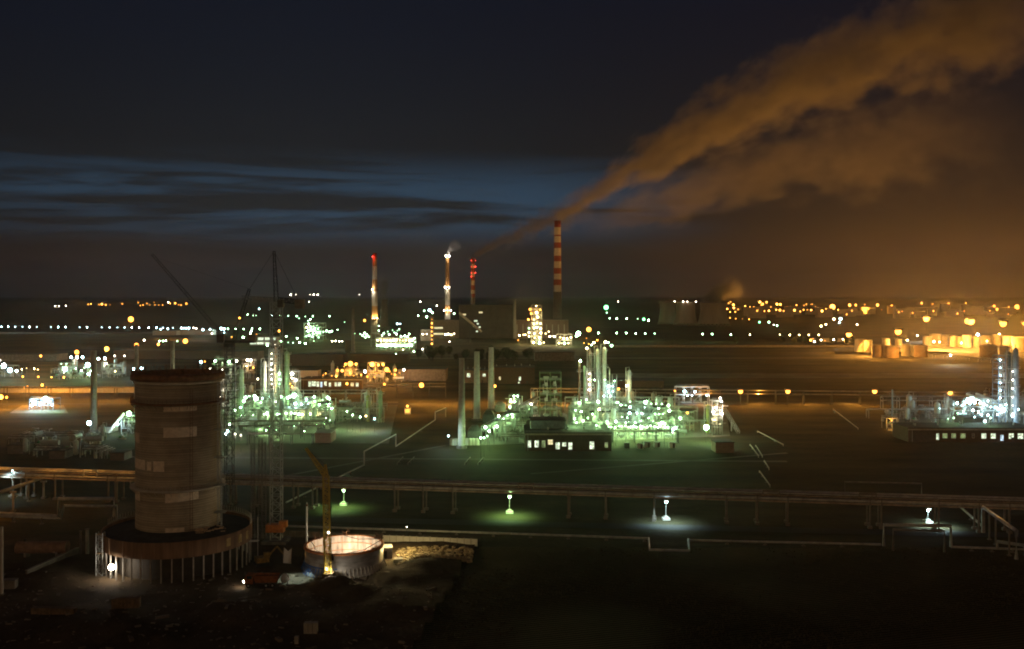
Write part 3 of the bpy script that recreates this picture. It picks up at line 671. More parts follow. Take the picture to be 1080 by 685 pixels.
for x in (-2.3, 1.6, 3.0):
    for y in (-1.05, 1.05):
        wv_ = MB().tube([(x, y - .18, .52), (x, y + .18, .52)], .52, 16).build('wheel', rubber, tr); MB().tube([(x, y - .2, .52), (x, y + .2, .52)], .24, 10).build('rim', steel, wv_)
bulb(tr.location + Vector((-3.35, -.75, 1.35)), .45, 'n', tr, 'headlight'); light(tr.location + Vector((-4.2, -1.2, 1.5)), 60, 'n', .1)
dirty_yellow = mat('dirty_yellow_paint', (.22, .13, .03), .8, 0, var=.5, scale=1.5); q = gp(277, 597); ex = thing('excavator', 'yellow excavator in the dark below the crane mast, left of the white sheet', 'excavator', (q.x, q.y, site_z(q.x, q.y)), .5)
for y in (-1.2, 1.2): MB().box((0, y, .45), (3.6, .6, .8)).build('track', rubber, ex)
MB().box((-.2, 0, 1.6), (3, 2.4, 1.2)).build('body', dirty_yellow, ex); MB().box((.8, -.7, 2.6), (1.3, 1, 1.4)).build('cab', dirty_yellow, ex)
MB().bar((1.2, .2, 1.8), (3.6, .2, 4.2), .35).bar((3.6, .2, 4.2), (5.4, .2, 1.8), .28).build('boom', dirty_yellow, ex); MB().box((5.4, .2, 1.4), (.9, 1.1, .9), .3).build('bucket', steel_dk, ex)
q = gp(302.5, 596); t = thing('canvas_screen', 'upright whitish canvas screen standing between crane base and round tank', 'screen', (q.x, q.y, 0))
MB().add([(-.9, 0, 0), (.9, .1, 0), (1.1, .1, 3.9), (.2, .2, 3.2), (-.6, 0, 4.0), (-.9, .3, 0), (.9, .4, 0), (1.1, .4, 3.9), (.2, .5, 3.2), (-.6, .3, 4.0)], [(0, 1, 2, 3, 4), (9, 8, 7, 6, 5), (0, 5, 6, 1), (1, 6, 7, 2), (2, 7, 8, 3), (3, 8, 9, 4), (4, 9, 5, 0)]).build('sheet', white_paint, t); MB().tube([(-.95, .15, 0), (-.7, .15, 4.2)], .06, 6).tube([(1, .2, 0), (1.15, .2, 4.1)], .06, 6).build('pole', timber, t)
q = gp(300.5, 619); t = thing('concrete_mixer', 'dark drum mixer at the edge of the lit ground before the round tank', 'mixer', (q.x, q.y, site_z(q.x, q.y)))
MB().lathe([(.3, -1), (1.0, -.4), (1.0, .3), (.45, 1.1)], 14, (0, 0, 1.6)).build('drum', steel, t); MB().bar((-.8, 0, 0), (0, 0, 1.4), .1).bar((.8, 0, 0), (0, 0, 1.4), .1).build('stand', steel_dk, t)
q = gp(45, 590); t = thing('horizontal_tank', 'dull brown horizontal tank on saddles in the dark site corner', 'tank', (q.x, q.y, site_z(q.x, q.y)), .03)
MB().tube([(-6.2, 0, 2.3), (-5.7, 0, 2.3), (5.6, 0, 2.3), (6.1, 0, 2.3)], 1.5, 18).build('shell', mat('brown_tank', (.20, .12, .075), var=.35, scale=.7), t)
for x in (-3.8, 3.8): MB().box((x, 0, .6), (.6, 2.4, 1.2)).build('saddle', concrete_dk, t)
MB().tube([(-4.2, 0, 3.7), (-4.2, 0, 4.4)], .3, 8).build('manhole', steel_dk, t)
q = gp(2, 628); t = thing('post', 'tall pale square post at the photo edge before the brown horizontal tank', 'post', (q.x, q.y, 0)); MB().box((0, 0, wp(2, 556, q.y).z / 2), (.45, .45, wp(2, 556, q.y).z)).build('shaft', concrete_lt, t); MB().box((0, 0, .2), (1.1, 1.1, .4)).build('footing', concrete_dk, t)
q = gp(10, 621); t = thing('concrete_block', 'square pale concrete block beside the tall post near the brown tank', 'block', (q.x, q.y, site_z(q.x, q.y)), .1); MB().box((0, 0, .9), (3.0, 2, 1.8)).box((0, 0, 1.85), (3.2, 2.2, .12)).build('body', concrete_dk, t)
a, b = gp(28, 610), gp(82, 585); t = thing('low_wall', 'long low slanting concrete wall between the brown tank and the ring building', 'wall', (*a.xy, 0)); d = b - a
MB().box((d.x / 2, d.y / 2, .9), (d.length, .5, 1.6), math.atan2(d.y, d.x)).build('body', concrete_dk, t); MB().box((d.x / 2, d.y / 2, 1.75), (d.length, .8, .14), math.atan2(d.y, d.x)).build('coping', concrete, t)
for k, (px, py, w, h, dp, l_) in enumerate([(133, 648, 5.5, 2.0, 1.6, 'stack of upright brown boards in front of the ring building'), (57, 655, 9, 1.2, 1.4, 'long low trestle of planks at the dark lower left of the site'), (328, 672, 2.6, 2.0, 1.2, 'small pale stack of blocks at the lower middle of the dark site'), (313, 680, .8, 1.3, .7, 'single pale upright block near the lower photo edge'), (420, 594, 2.2, .9, 2, 'small pale slab stack at the near left of the lit rubble')]):
    q = gp(px, py); t = thing('board_stack' if k < 2 else 'block_stack', l_, 'stack', (q.x, q.y, site_z(q.x, q.y)), rnd.uniform(-.1, .1)); n = max(1, int(w / .75)); m_ = MB()
    for j in range(n): m_.box((-w / 2 + (j + .5) * w / n, 0, h / 2 - rnd.uniform(0, .12) + .15), (w / n - .08, dp, h), rnd.uniform(-.03, .03))
    m_.build('boards' if k < 2 else 'blocks', mat('old_boards', (.13, .085, .05), var=.5, scale=1.2) if k < 2 else concrete, t); MB().box((0, -dp * .3, .08), (w, .15, .16)).box((0, dp * .3, .08), (w, .15, .16)).build('bearer', timber, t)
for k, (px, py, hpy, l_) in enumerate([(92, 585, 558, 'pale upright pipe stub left of the scaffold tower, thicker of a pair'), (85, 586, 560, 'dim upright pipe stub, thinner of a pair left of the scaffold tower')]):
    q = gp(px, py); z = wp(px, hpy, q.y).z; t = thing('pipe_stub', l_, 'pipe', (q.x, q.y, 0)); MB().tube([(0, 0, 0), (0, 0, z)], .42 if k == 0 else .25, 10).build('pipe', pipe_mat if k == 0 else pipe_dk, t); MB().cyl((0, 0, 0), .6 if k == 0 else .4, z - .2, z, 12).build('flange', pipe_dk, t)

# ================================================================ the long pipe rack and its neighbours
def px_line(a, b, k): return a.lerp(b, k)
RA, RB = gp(-40, 522.5), gp(1130, 563.5); RL = (RB - RA).length; rd = (RB - RA) / RL; rn = Vector((-rd.y, rd.x, 0)); rang = math.atan2(rd.y, rd.x)
rack = thing('pipe_rack', 'long elevated pipe rack on concrete columns crossing the whole view behind the tower', 'pipe rack', (*RA.xy, 0), rang)
zp = 7.1
pipes = [(-1.9, zp + .42, .42, pipe_mat), (-.8, zp + .30, .30, pipe_dk), (.1, zp + .26, .26, pipe_mat), (1.0, zp + .45, .45, pipe_dk), (2.1, zp + .30, .30, pipe_mat), (-1.7, zp + 1.95, .24, pipe_mat), (-.8, zp + 2.0, .20, pipe_dk), (.1, zp + 2.0, .30, pipe_mat), (1.5, zp + 1.98, .28, pipe_mat)]
for y, z, r, m_ in pipes:
    MB().tube([(RL * k / 12, y, z) for k in range(13)], r, 10).build('pipe', m_, rack)
def rack_x(px):                                      # where along the rack a photo column falls
    d = Vector(((px - CX) / F, 1, 0)); den = d.x * rd.y - d.y * rd.x
    return (d.x * (-RA.y) - d.y * (-RA.x)) / (d.x * rd.y - d.y * rd.x) if abs(den) > 1e-9 else 0
def rack_x(px):
    lo, hi = 0.0, RL
    for _ in range(40):
        mid = (lo + hi) / 2; p = RA + rd * mid
        if CX + p.x / p.y * F < px: lo = mid
        else: hi = mid
    return lo
posts = [18, 32, 62, 118, 127, 246, 272, 312, 332, 418, 448, 479, 600, 639, 690, 766, 798, 830, 916, 928, 988, 1030, 1062]
pm_ = mat('rack_column_concrete', (.19, .16, .13), var=.25, scale=.6)
for px in posts:
    x = rack_x(px); m_ = MB()
    for y in (-1.9, 2.0): MB().box((x, y, zp / 2 - .3), (.42, .42, zp - .6)).box((x, y, .35), (1.2, 1.2, .7)).build('column', pm_, rack)
    MB().box((x, 0, zp - .32), (.5, 5.6, .62)).box((x, -2.4, zp + .6), (.2, .2, 1.6)).box((x, 2.4, zp + .6), (.2, .2, 1.6)).box((x, 0, zp + 1.5), (.3, 5.2, .34)).build('crossbeam', pm_, rack)
ln = MB()
for y in (-2.55, 2.55): ln.box((RL / 2, y, zp - .2), (RL, .12, .4)).box((RL / 2, y, zp + 1.55), (RL, .1, .16))
ln.build('edge_girder', mat('faded_brown_steel', (.40, .31, .24), .7, .1, var=.35, scale=.5), rack)
# expansion loops on top of the rack
for px in (92, 548, 804, 905): 
    x = rack_x(px); MB().tube([(x, -1.9, zp + .8), (x, -1.9, zp + 2.6), (x + 4.5, -1.9, zp + 2.6), (x + 4.5, -1.9, zp + .8)], .33, 8).build('expansion_loop', pipe_mat if px < 200 else pipe_dk, rack)
# second dark pipe bundle just behind
def pipeline(label, pts, r, m_, posts=(), name='pipeline', group=None, pr=.16):
    """a pipe on low supports; pts are world points"""
    t = thing(name, label, 'pipeline', (pts[0].x, pts[0].y, 0), 0, group); o = t.location
    MB().tube([p - o for p in pts], r, 10).build('pipe', m_, t)
    for p in posts:
        s = MB().box((p.x - o.x, p.y - o.y, (p.z - r) / 2), (.35, .35, max(.1, p.z - r))); s.box((p.x - o.x, p.y - o.y, .12), (.9, .9, .24)); s.build('support', pm_, t)
    return t
def gl(a, b, n, z): return [gp(*a, z).lerp(gp(*b, z), k / n) for k in range(n + 1)]
p_ = gl((395, 560), (690, 571), 12, .9)
P = lambda px, py, z: gp(px, py, z)
def upx(px, pyb, h, zb=.9): q = gp(px, pyb, zb); return Vector((q.x, q.y, h))
pipeline('low pipe along the service road with a rectangular loop towards the ploughed field', gl((300, 555), (684, 568), 10, .9) + [P(685, 580, .9), P(727, 581, .9), P(726, 569, .9)] + gl((727, 570), (929, 574.5), 5, .9), .30, pipe_mat, gl((330, 556), (680, 568), 9, .9)[1:] + gl((727, 570), (929, 574.5), 5, .9)[1:5])
a, b = gp(932, 576, .9), gp(1003, 577, .9)
pipeline('tall pipe gate rising over the lit ground by the right lamp', [a, Vector((a.x, a.y, 6.3)), Vector((b.x, b.y, 6.3)), b], .42, pipe_mat, [], 'pipe_gate')
a2, b2 = gp(942, 577.5, .9), gp(996, 579, .9)
pipeline('thinner pipe gate standing just in front of the tall pipe gate', [Vector((a2.x, a2.y, 0)), Vector((a2.x, a2.y, 5.4)), Vector((b2.x, b2.y, 5.4)), Vector((b2.x, b2.y, 0))], .3, pipe_dk, [], 'pipe_gate')
pipeline('low pipe running right from the pipe gate along the dark field', gl((1003, 577), (1090, 580), 4, .9), .3, pipe_mat, gl((1003, 577), (1090, 580), 4, .9)[1:4])
# the slanting high pipe at the far right
a, b = gp(1037, 562, .6), gp(1072, 590, .6)
pipeline('thick pale pipe bridge slanting towards the photo edge at the right', [Vector((a.x, a.y, .6)), Vector((a.x, a.y, 7.5)), Vector((b.x, b.y, 7.5)), Vector((b.x, b.y, .6))], .5, pipe_mat, [Vector((a.x, a.y, 7.5)).lerp(Vector((b.x, b.y, 7.5)), k) for k in (.2, .4, .8)])
pipeline('short low pipe with a raised bend at the lower right edge', [P(1052, 579, .8), Vector((*gp(1052, 579, .8).xy, 2.6)), Vector((*gp(1080, 583, .8).xy, 2.6)), P(1084, 590, .8)], .42, pipe_mat)
pipeline('thin pale pipe slanting down behind the pipe gate', [P(1012, 534, 1), P(1037, 556, 1)], .34, pipe_mat, [P(1024, 545, 1)])
pipeline('thin dark pipe arch standing behind the rack in the right meadow', [P(891, 520, .6), Vector((*gp(891, 520, .6).xy, 4.2)), Vector((*gp(972, 522, .6).xy, 4.2)), P(972, 522, .6)], .25, pipe_dk)
# left pipes
a = [P(-20, 541, 2.2), P(58, 544.5, 2.2)]; e = Vector((*gp(62, 545, 2.2).xy, 2.2)); 
pipeline('thick pipe at far left with a double step up beside the ring building', a + [e, Vector((e.x, e.y, 7.2)), Vector((*(e + Vector((15.5, .5, 0))).xy, 7.2)), Vector((*(e + Vector((15.5, .5, 0))).xy, 2.2))], .5, pipe_mat, [P(14, 543, 2.2), P(44, 545, 2.2)])
e2 = gp(68, 546, 1.8)
pipeline('thinner stepped pipe nested inside the thick stepped pipe at far left', [P(-20, 544, 1.5), P(64, 547.5, 1.5), Vector((e2.x, e2.y, 5.2)), Vector((e2.x + 15, e2.y, 5.0)), Vector((e2.x + 15, e2.y, .3))], .35, pipe_mat, [])
for k, (px, pyt, pyb, l_) in enumerate([(46, 508, 526, 'T-shaped concrete post, right of two beside the far left pipe'), (14, 519, 540, 'T-shaped concrete post, left of two beside the far left pipe')]):
    q = gp(px, pyb); z = wp(px, pyt, q.y).z; t = thing('support_post', l_, 'post', (q.x, q.y, 0)); MB().box((0, 0, z / 2), (.5, .5, z)).build('shaft', concrete, t); MB().box((0, 0, z), (1.9, .5, .5)).build('crosshead', concrete, t); MB().box((0, 0, .3), (1.3, 1.3, .6)).build('footing', concrete_dk, t)
# oblique dark pipe at left
pipeline('dark thick pipe slanting from the left photo edge up to the long rack', [P(-60, 540, 6), P(62, 498, 6)], .55, pipe_dk, [P(-10, 523, 6), P(30, 509, 6)])
# zigzag loop pipe in the meadow
zz = [P(302, 530, 1.2), P(384, 490.5, 1.2)]
def up(p, h): return Vector((p.x, p.y, h))
z1 = gp(384, 490.5, 1.2); z2 = gp(417.5, 471, 1.2); z3 = gp(459, 443, 1.2); z4 = gp(470, 440, 1.2)
pipeline('pale thin pipe zigzagging across the dark meadow in two tall loops', [zz[0], z1, up(z1, 6.3), up(z2, 6.3), z2, z3, up(z3, 5.2), up(z4, 6), z4], .26, white_paint, [zz[0].lerp(z1, k) for k in (.2, .4, .6, .8)] + [z2.lerp(z3, k) for k in (.3, .6)])
for k, (pa, pb, l_) in enumerate([((799, 455), (826, 469), 'short pale pipe, uppermost in the right meadow'), ((797, 470), (804, 481), 'short pale pipe, middle right of the meadow group'), ((791, 469), (800, 481), 'short pale pipe beside the middle one of the meadow group'), ((801, 497), (812, 512), 'longest pale slanting pipe just behind the rack'), ((806, 486), (811, 494), 'tiny pale pipe between the meadow group and the rack'), ((879, 432), (905, 452), 'faint long pipe slanting across the far right meadow'), ((490, 489), (496, 482.5), 'pale slanted pipe piece behind the rack, second from the right'), ((504, 489), (510, 482.5), 'pale slanted pipe piece behind the rack, rightmost of four'), ((430, 489), (437, 482), 'dim slanted pipe piece behind the rack, second from the left'), ((419, 489), (425, 482), 'dimmest slanted pipe piece behind the rack, leftmost of four')]):
    a = gp(*pa, .7); b = gp(*pb, .7); pipeline(l_, [up(a, .05), a, b, up(b, .05)], .22 if k < 6 else .16, white_paint if k not in (8, 9) else concrete, [a.lerp(b, .3), a.lerp(b, .7)], 'short_pipe')
# white lit lamps on footed posts along the service road
for k, (px, py, pyb, c, pw, l_) in enumerate([(537.5, 524.5, 541.5, 'w', 800, 'green-white lamp on a thick footed post before the rack, lighting a green patch'), (702.5, 530, 548.5, 'b', 800, 'white lamp on a thick footed post before the rack, right of the middle'), (979, 538.5, 551.5, 'b', 900, 'white lamp behind the tall pipe gate at the right'), (362.5, 518, 533, 'w', 800, 'green-white lamp just right of the yellow crane mast'), (13.5, 497, 524, 'b', 300, 'bluish-white lamp at the far left under the long rack')]):
    q = gp(px, pyb); z = wp(px, py, q.y).z
    lamp_post((q.x, q.y, z), c, 1.9, l_, None, 0, True, 'road_lamp', 'lamp', 0, True, concrete_lt); light((q.x, q.y - 5, z + .6), pw * 6, c, 0, 'SPOT', (0, 0, 0), math.radians(145)); light((q.x, q.y - 1.2, z), pw * .4, c)
q = gp(429, 567); z = wp(429, 556, q.y).z; lamp_post((q.x, q.y, z), 'n', .9, 'small dim lamp on a short post behind the precast fence', None, 6, True, 'road_lamp')
# sodium light on the left stretch of the rack
for px, pw in ((-8, 900), (52, 500), (90, 700), (128, 260)):
    q = RA + rd * rack_x(px); light(Vector((q.x, q.y - 4.5, 12.5)), pw * .8, 'o', .2)
for k, (px, py) in enumerate(((83, 488), (100, 509))):
    q = RA + rd * rack_x(px + 6)
light(gp(20, 548) + Vector((-8, 0, 7)), 420, 'o', .2)
LK = 6.8
# ================================================================ builders for plant equipment
def put_lamps(parent, lamps, Y, pw, dy=1.2):
    """lamps: (px, py, colour, radius in photo pixels[, power factor]); Y = depth they sit at"""
    for l in lamps:
        px, py, c, r = l[:4]; k = l[4] if len(l) > 4 else 1
        p = wp(px, py, Y - dy); bulb(p, r * mpp(Y), c, parent)
        if pw * k > 0: light(p + Vector((0, -r * mpp(Y) - .4, -.2)), pw * k, c)
def base_at(px, pyb): return gp(px, pyb)
def column(label, px, yt, yb, w, m=None, np_=3, lamps=(), pw=0, name='distillation_column', cat='column', pipe=True, group=None, w2=None):
    q = base_at(px, yb); Y = q.y; r = w / 2 * mpp(Y); hgt = wp(px, yt, Y).z; m = m or vessel; r2 = (w2 or w) / 2 * mpp(Y)
    t = thing(name, label, cat, q, 0, group)
    MB().lathe([(r * 1.25, 0), (r * 1.05, 2.2), (r, 2.4), (r, hgt * .62), (r2, hgt * .66), (r2, hgt - r2 * .8), (r2 * .8, hgt - r2 * .3), (r2 * .4, hgt), (.01, hgt + .05)], 18).build('shell', m, t)
    for k in range(np_):
        z = hgt * (k + 1) / (np_ + .25); rr = r if z < hgt * .64 else r2
        o = MB().lathe([(rr + .02, z), (rr + 1.0, z), (rr + 1.0, z + .12), (rr + .02, z + .12)], 14, a0=PI * .9, a1=PI * 2.3, smooth=False)
        for j in range(9):
            a = PI * .9 + PI * 1.4 * j / 8; o.bar((math.cos(a) * (rr + .95), math.sin(a) * (rr + .95), z), (math.cos(a) * (rr + .95), math.sin(a) * (rr + .95), z + 1.1), .06)
        o.lathe([(rr + .92, z + 1.05), (rr + 1.0, z + 1.05), (rr + 1.0, z + 1.13)], 14, a0=PI * .9, a1=PI * 2.3)
        o.build('platform', steel, t)
    ld = MB()
    for x in (-.28, .28): ld.bar((r * .7 + x, -r - .45, 0), (r * .7 + x, -r - .45, hgt * .95), .07)
    for k in range(int(hgt / 1.2)): ld.bar((r * .7 - .28, -r - .45, .6 + k * 1.2), (r * .7 + .28, -r - .45, .6 + k * 1.2), .05)
    ld.build('ladder', steel, t)
    if pipe: MB().tube([(0, 0, hgt - .2), (0, 0, hgt + 1.6), (-r - .8, -.2, hgt + 1.4), (-r - .8, -.2, hgt * .5), (-r - .8, -.2, 1)], max(.16, r * .22), 8).build('overhead_pipe', pipe_mat, t)
    put_lamps(t, lamps, Y, pw, r + 1.0)
    return t
def stack(label, px, yt, yb, wt, wb, m=None, bands=None, name='stack', cat='chimney', lamps=(), pw=0, group=None, n=24, collars=()):
    q = base_at(px, yb); Y = q.y; hgt = wp(px, yt, Y).z; rb_, rt = wb / 2 * mpp(Y), wt / 2 * mpp(Y)
    t = thing(name, label, cat, q, 0, group)
    if bands:                                      # bands: (row, material index) from the top down
        zs = [wp(px, y, Y).z for y, _ in bands] + [0]
        prof, mis = [], []
        for k in range(len(bands) - 1, -1, -1):
            z0, z1 = zs[k + 1], zs[k]
            if not prof: prof.append((rb_, z0))
            prof.append((rb_ + (rt - rb_) * z1 / hgt, z1)); mis.append(bands[k][1])
        prof.append((rt * .8, hgt)); mis.append(2); prof.append((rt * .78, hgt - rt * 4)); mis.append(2)
        MB().lathe(prof, n, mis=mis).build('shaft', [red_paint, white_paint, concrete_dk, mat('ochre_paint', (.42, .22, .08), var=.2, scale=.1)], t)
    else:
        MB().lathe([(rb_, 0), (rt, hgt), (rt * .75, hgt), (rt * .72, hgt - rt * 4)], n).build('shaft', m or concrete, t)
        g = MB()
        for k in range(1, int(hgt / 4)):
            z = k * 4; r = rb_ + (rt - rb_) * z / hgt; g.lathe([(r, z), (r + .1, z + .02), (r + .1, z + .25), (r, z + .27)], n)
        g.build('stiffener_ring', m or concrete, t)
    for y in collars:
        z = wp(px, y, Y).z; r = rb_ + (rt - rb_) * z / hgt
        MB().lathe([(r + .02, z - .3), (r + 1.6, z - .3), (r + 1.6, z + .9), (r + 1.5, z + .9), (r + 1.5, z)], n, smooth=False).build('platform', steel_dk, t)
    MB().cyl((0, 0, 0), rb_ * 1.5, 0, 1.2, 16).build('plinth', concrete_dk, t)
    put_lamps(t, lamps, Y, pw, rt + 2)
    return t
def frame(label, x0, x1, yt, yb, depth=8, levels=4, lamps=(), pw=0, name='process_structure', m=None, fill=True, bays=2, group=None, ldy=None):
    q0, q1 = base_at(x0, yb), base_at(x1, yb); Y = q0.y; w = q1.x - q0.x; hgt = wp(x0, yt, Y).z; m = m or steel
    t = thing(name, label, 'plant structure', ((q0.x + q1.x) / 2, Y, 0), 0, group); s = MB(); th = max(.18, w * .018)
    for i in range(bays + 1):
        for y in (0, depth): s.box((-w / 2 + w * i / bays, y, hgt / 2), (th, th, hgt))
    for k in range(1, levels + 1):
        z = hgt * k / levels - .3
        for y in (0, depth): s.box((0, y, z), (w, th * .9, th * 1.1))
        for i in range(bays + 1): s.box((-w / 2 + w * i / bays, depth / 2, z - .02), (th * .9, depth, th))
        for i in range(bays):
            xa, xb = -w / 2 + w * i / bays, -w / 2 + w * (i + 1) / bays; z0 = hgt * (k - 1) / levels
            if (i + k) % 2: s.bar((xa, 0, z0), (xb, 0, z), th * .35)
    s.build('frame', m, t)
    for k in range(1, levels + 1):
        z = hgt * k / levels + .1; d = MB().box((0, depth / 2, z), (w * .96, depth * .96, .12))
        for i in range(int(w / 1.6) + 1): d.bar((-w * .48 + i * w * .96 / max(1, int(w / 1.6)), .1, z), (-w * .48 + i * w * .96 / max(1, int(w / 1.6)), .1, z + 1.1), .06)
        d.box((0, .1, z + 1.1), (w * .96, .08, .08)); d.build('deck', steel_dk if k % 2 else steel, t)
        if fill and k < levels:
            v = MB(); zz = z + .1; hh = hgt / levels * .8
            for i in range(max(1, int(w / 4))):
                x = -w * .4 + w * .8 * (i + .5) / max(1, int(w / 4)); r = rnd.uniform(.4, .9)
                if rnd.random() < .5: v.cyl((x, depth * .4, 0), r, zz, zz + hh * rnd.uniform(.5, .95), 12)
                else: v.tube([(x - 1.4, depth * .3, zz + r + .3), (x + 1.4, depth * .3, zz + r + .3)], r, 12).box((x, depth * .3, zz + .2), (1.2, 1, .4))
            v.build('vessel', vessel if rnd.random() < .6 else pipe_dk, t)
            pp = MB()
            for i in range(3): x = rnd.uniform(-.45, .45) * w; pp.tube([(x, -.3, zz - hgt / levels * .9), (x, -.3, zz + 1.4), (x + rnd.uniform(-3, 3), -.3, zz + 1.4)], .15, 6)
            pp.build('pipe', pipe_mat, t)
    put_lamps(t, lamps, Y, pw, .8 if ldy is None else ldy)
    return t
def bridge(label, x0, x1, yb, hgt, npipe=5, tiers=1, dk=False, lamps=(), pw=0, yb1=None, group=None, step=9.0):
    a, b = base_at(x0, yb), base_at(x1, yb1 or yb); L_ = (b - a).length; an = math.atan2((b - a).y, (b - a).x)
    t = thing('pipe_bridge', label, 'pipe rack', a, an, group); s = MB(); wd = 3.6; n = max(1, int(L_ / step))
    for i in range(n + 1):
        x = L_ * i / n; s = MB()
        for y in (-wd / 2, wd / 2): s.box((x, y, (hgt + 2.0 * (tiers - 1)) / 2), (.3, .3, hgt + 2.0 * (tiers - 1)))
        for k in range(tiers): s.box((x, 0, hgt + 2.0 * k - .17), (.32, wd, .34))
        s.build('trestle', steel_dk if dk else steel, t)
    for k in range(tiers):
        for i in range(npipe):
            r = rnd.choice((.14, .18, .24, .3)); y = -wd / 2 + .35 + (wd - .7) * i / max(1, npipe - 1)
            MB().tube([(L_ * j / 6, y, hgt + 2.0 * k + r + .01) for j in range(7)], r, 8).build('pipe', (pipe_dk if dk or rnd.random() < .35 else pipe_mat), t)
    put_lamps(t, lamps, a.y, pw, wd / 2 + .6)
    return t
steel_lt = mat('pale_steel', (.5, .46, .4), .6, .1)
def cooler(label, x0, x1, yb, hgt, depth=7, lamps=(), pw=0, m=None):
    a, b = base_at(x0, yb), base_at(x1, yb); w = b.x - a.x; n = max(2, int(w / 5)); t = thing('air_cooler_bank', label, 'cooler bank', ((a.x + b.x) / 2, a.y, 0)); s = MB()
    for i in range(n * 2 + 1):
        s = MB(); x = -w / 2 + w * i / n / 2
        for y in (0, depth): s.box((x, y, hgt / 2), (.24, .24, hgt))
        s.box((x, depth / 2, hgt - .12), (.2, depth, .22)).build('leg', m or steel_lt, t)
    MB().box((0, depth / 2, hgt + .35), (w, depth, .7)).build('tube_bundle', steel_dk, t)
    f = MB()
    for i in range(n): f.cyl((-w / 2 + w * (i + .5) / n, depth / 2, 0), min(2.1, w / n * .43), hgt + .71, hgt + 1.5, 16)
    f.build('fan_housing', vessel, t)
    g = MB()
    for i in range(n): 
        x = -w / 2 + w * (i + .5) / n; g.tube([(x - 1.3, depth * .4, 1.3), (x + 1.3, depth * .4, 1.3)], .6, 10).box((x, depth * .4, .35), (1.6, 1, .7)); g.tube([(x, -.4, .3), (x, -.4, hgt * .9)], .14, 6)
    g.build('pump_row', pipe_mat, t); put_lamps(t, lamps, a.y, pw, .7)
    return t
PROTO = {}
def proto_drum():
    t = thing('horizontal_drum', 'x', 'vessel'); MB().tube([(-3.2, 0, 2.2), (-2.9, 0, 2.2), (2.9, 0, 2.2), (3.2, 0, 2.2)], 1.05, 14).build('shell', vessel, t)
    for x in (-1.9, 1.9): MB().box((x, 0, .65), (.5, 1.7, 1.3)).build('saddle', concrete, t)
    MB().tube([(1, 0, 3.1), (1, 0, 4.2), (1, 2.4, 4.2)], .22, 8).tube([(-1.2, 0, 3.1), (-1.2, 0, 3.8)], .3, 8).build('nozzle', pipe_mat, t); return t
def proto_vert():
    t = thing('vertical_drum', 'x', 'vessel'); MB().lathe([(.01, 1.6), (.7, 1.8), (1.15, 2.4), (1.15, 7.6), (.7, 8.2), (.01, 8.4)], 16).build('shell', vessel, t)
    for k in range(4): a = PI / 4 + PI / 2 * k; MB().bar((math.cos(a) * 1.05, math.sin(a) * 1.05, 0), (math.cos(a) * 1.05, math.sin(a) * 1.05, 2.8), .14).build('leg', steel_dk, t)
    MB().tube([(0, 0, 8.3), (0, 0, 9.3), (1.9, 0, 9.3), (1.9, 0, .6)], .18, 8).build('pipe', pipe_mat, t); return t
def proto_skid():
    t = thing('pump_skid', 'x', 'pump'); MB().box((0, 0, .25), (4, 2, .5)).build('base', concrete, t); MB().tube([(-1.4, 0, 1.1), (.2, 0, 1.1)], .5, 12).build('motor', mat('green_machine', (.10, .25, .12), var=.2), t)
    MB().tube([(.5, -.5, 1.1), (.5, .5, 1.1)], .6, 12).tube([(.5, 0, 1.6), (.5, 0, 3.4), (2.6, 0, 3.4), (2.6, 0, .6)], .17, 8).build('pump', pipe_mat, t); return t
def proto_pipes():
    t = thing('pipe_manifold', 'x', 'pipework'); 
    for k in range(5):
        y = -1.6 + .8 * k; MB().tube([(-4, y, .3), (-4, y, 2.2 + .3 * k), (4, y, 2.2 + .3 * k), (4, y, .3)], .16, 6).build('pipe', pipe_mat if k % 2 else pipe_dk, t)
    for x in (-2.5, 2.5): MB().box((x, 0, 2.0), (.2, 4, .2)).box((x, -1.9, 1), (.2, .2, 2)).box((x, 1.9, 1), (.2, .2, 2)).build('frame', steel, t)
    return t
KINDS = {'drum': (proto_drum, 'pale horizontal drum on two saddles'), 'vert': (proto_vert, 'upright pale drum on four legs'), 'skid': (proto_skid, 'low pump set on a concrete base'), 'pipes': (proto_pipes, 'bank of bent pipes on a low frame')}
def clutter(where, quad, counts, group, exclude=()):
    """quad: photo corners (near left, near right, far right, far left)"""
    for kind, n in counts.items():
        for i in range(n):
            u, v = rnd.random(), rnd.random(); a = Vector(quad[0]).lerp(Vector(quad[1]), u); b = Vector(quad[3]).lerp(Vector(quad[2]), u)
            A, B = gp(*a), gp(*b); p = A.lerp(B, v); rz = rnd.choice((0, PI / 2, 0)) + rnd.uniform(-.03, .03)
            lab = KINDS[kind][1] + ' ' + where
            if kind not in PROTO: r = PROTO[kind] = KINDS[kind][0](); r.location = p; r.rotation_euler.z = rz; r['label'] = lab; r['group'] = group + ': ' + kind
            else: dup(PROTO[kind], p, rz, lab, group + ': ' + kind, [rnd.uniform(.8, 1.3)] * 3)
def flood_posts(where, pts, group, pw, z=8.0, zj=2.5):
    for l in pts:
        px, py, c, r = l[:4]; k = l[4] if len(l) > 4 else 1; h = z + rnd.uniform(-zj, zj); p = gp(px, py, h)
        lab = {'w': 'greenish-white', 'b': 'bluish-white', 'o': 'orange', 'y': 'yellowish', 'n': 'warm white', 'g': 'green'}[c] + ' floodlight on a post ' + where
        if r >= 1.9: lab = 'large ' + lab
        lamp_post(p, c, r, lab, group + (', large' if r >= 1.9 else '') + ': ' + c, pw * k * 2, False, 'floodlight_post', 'floodlight', down=True)
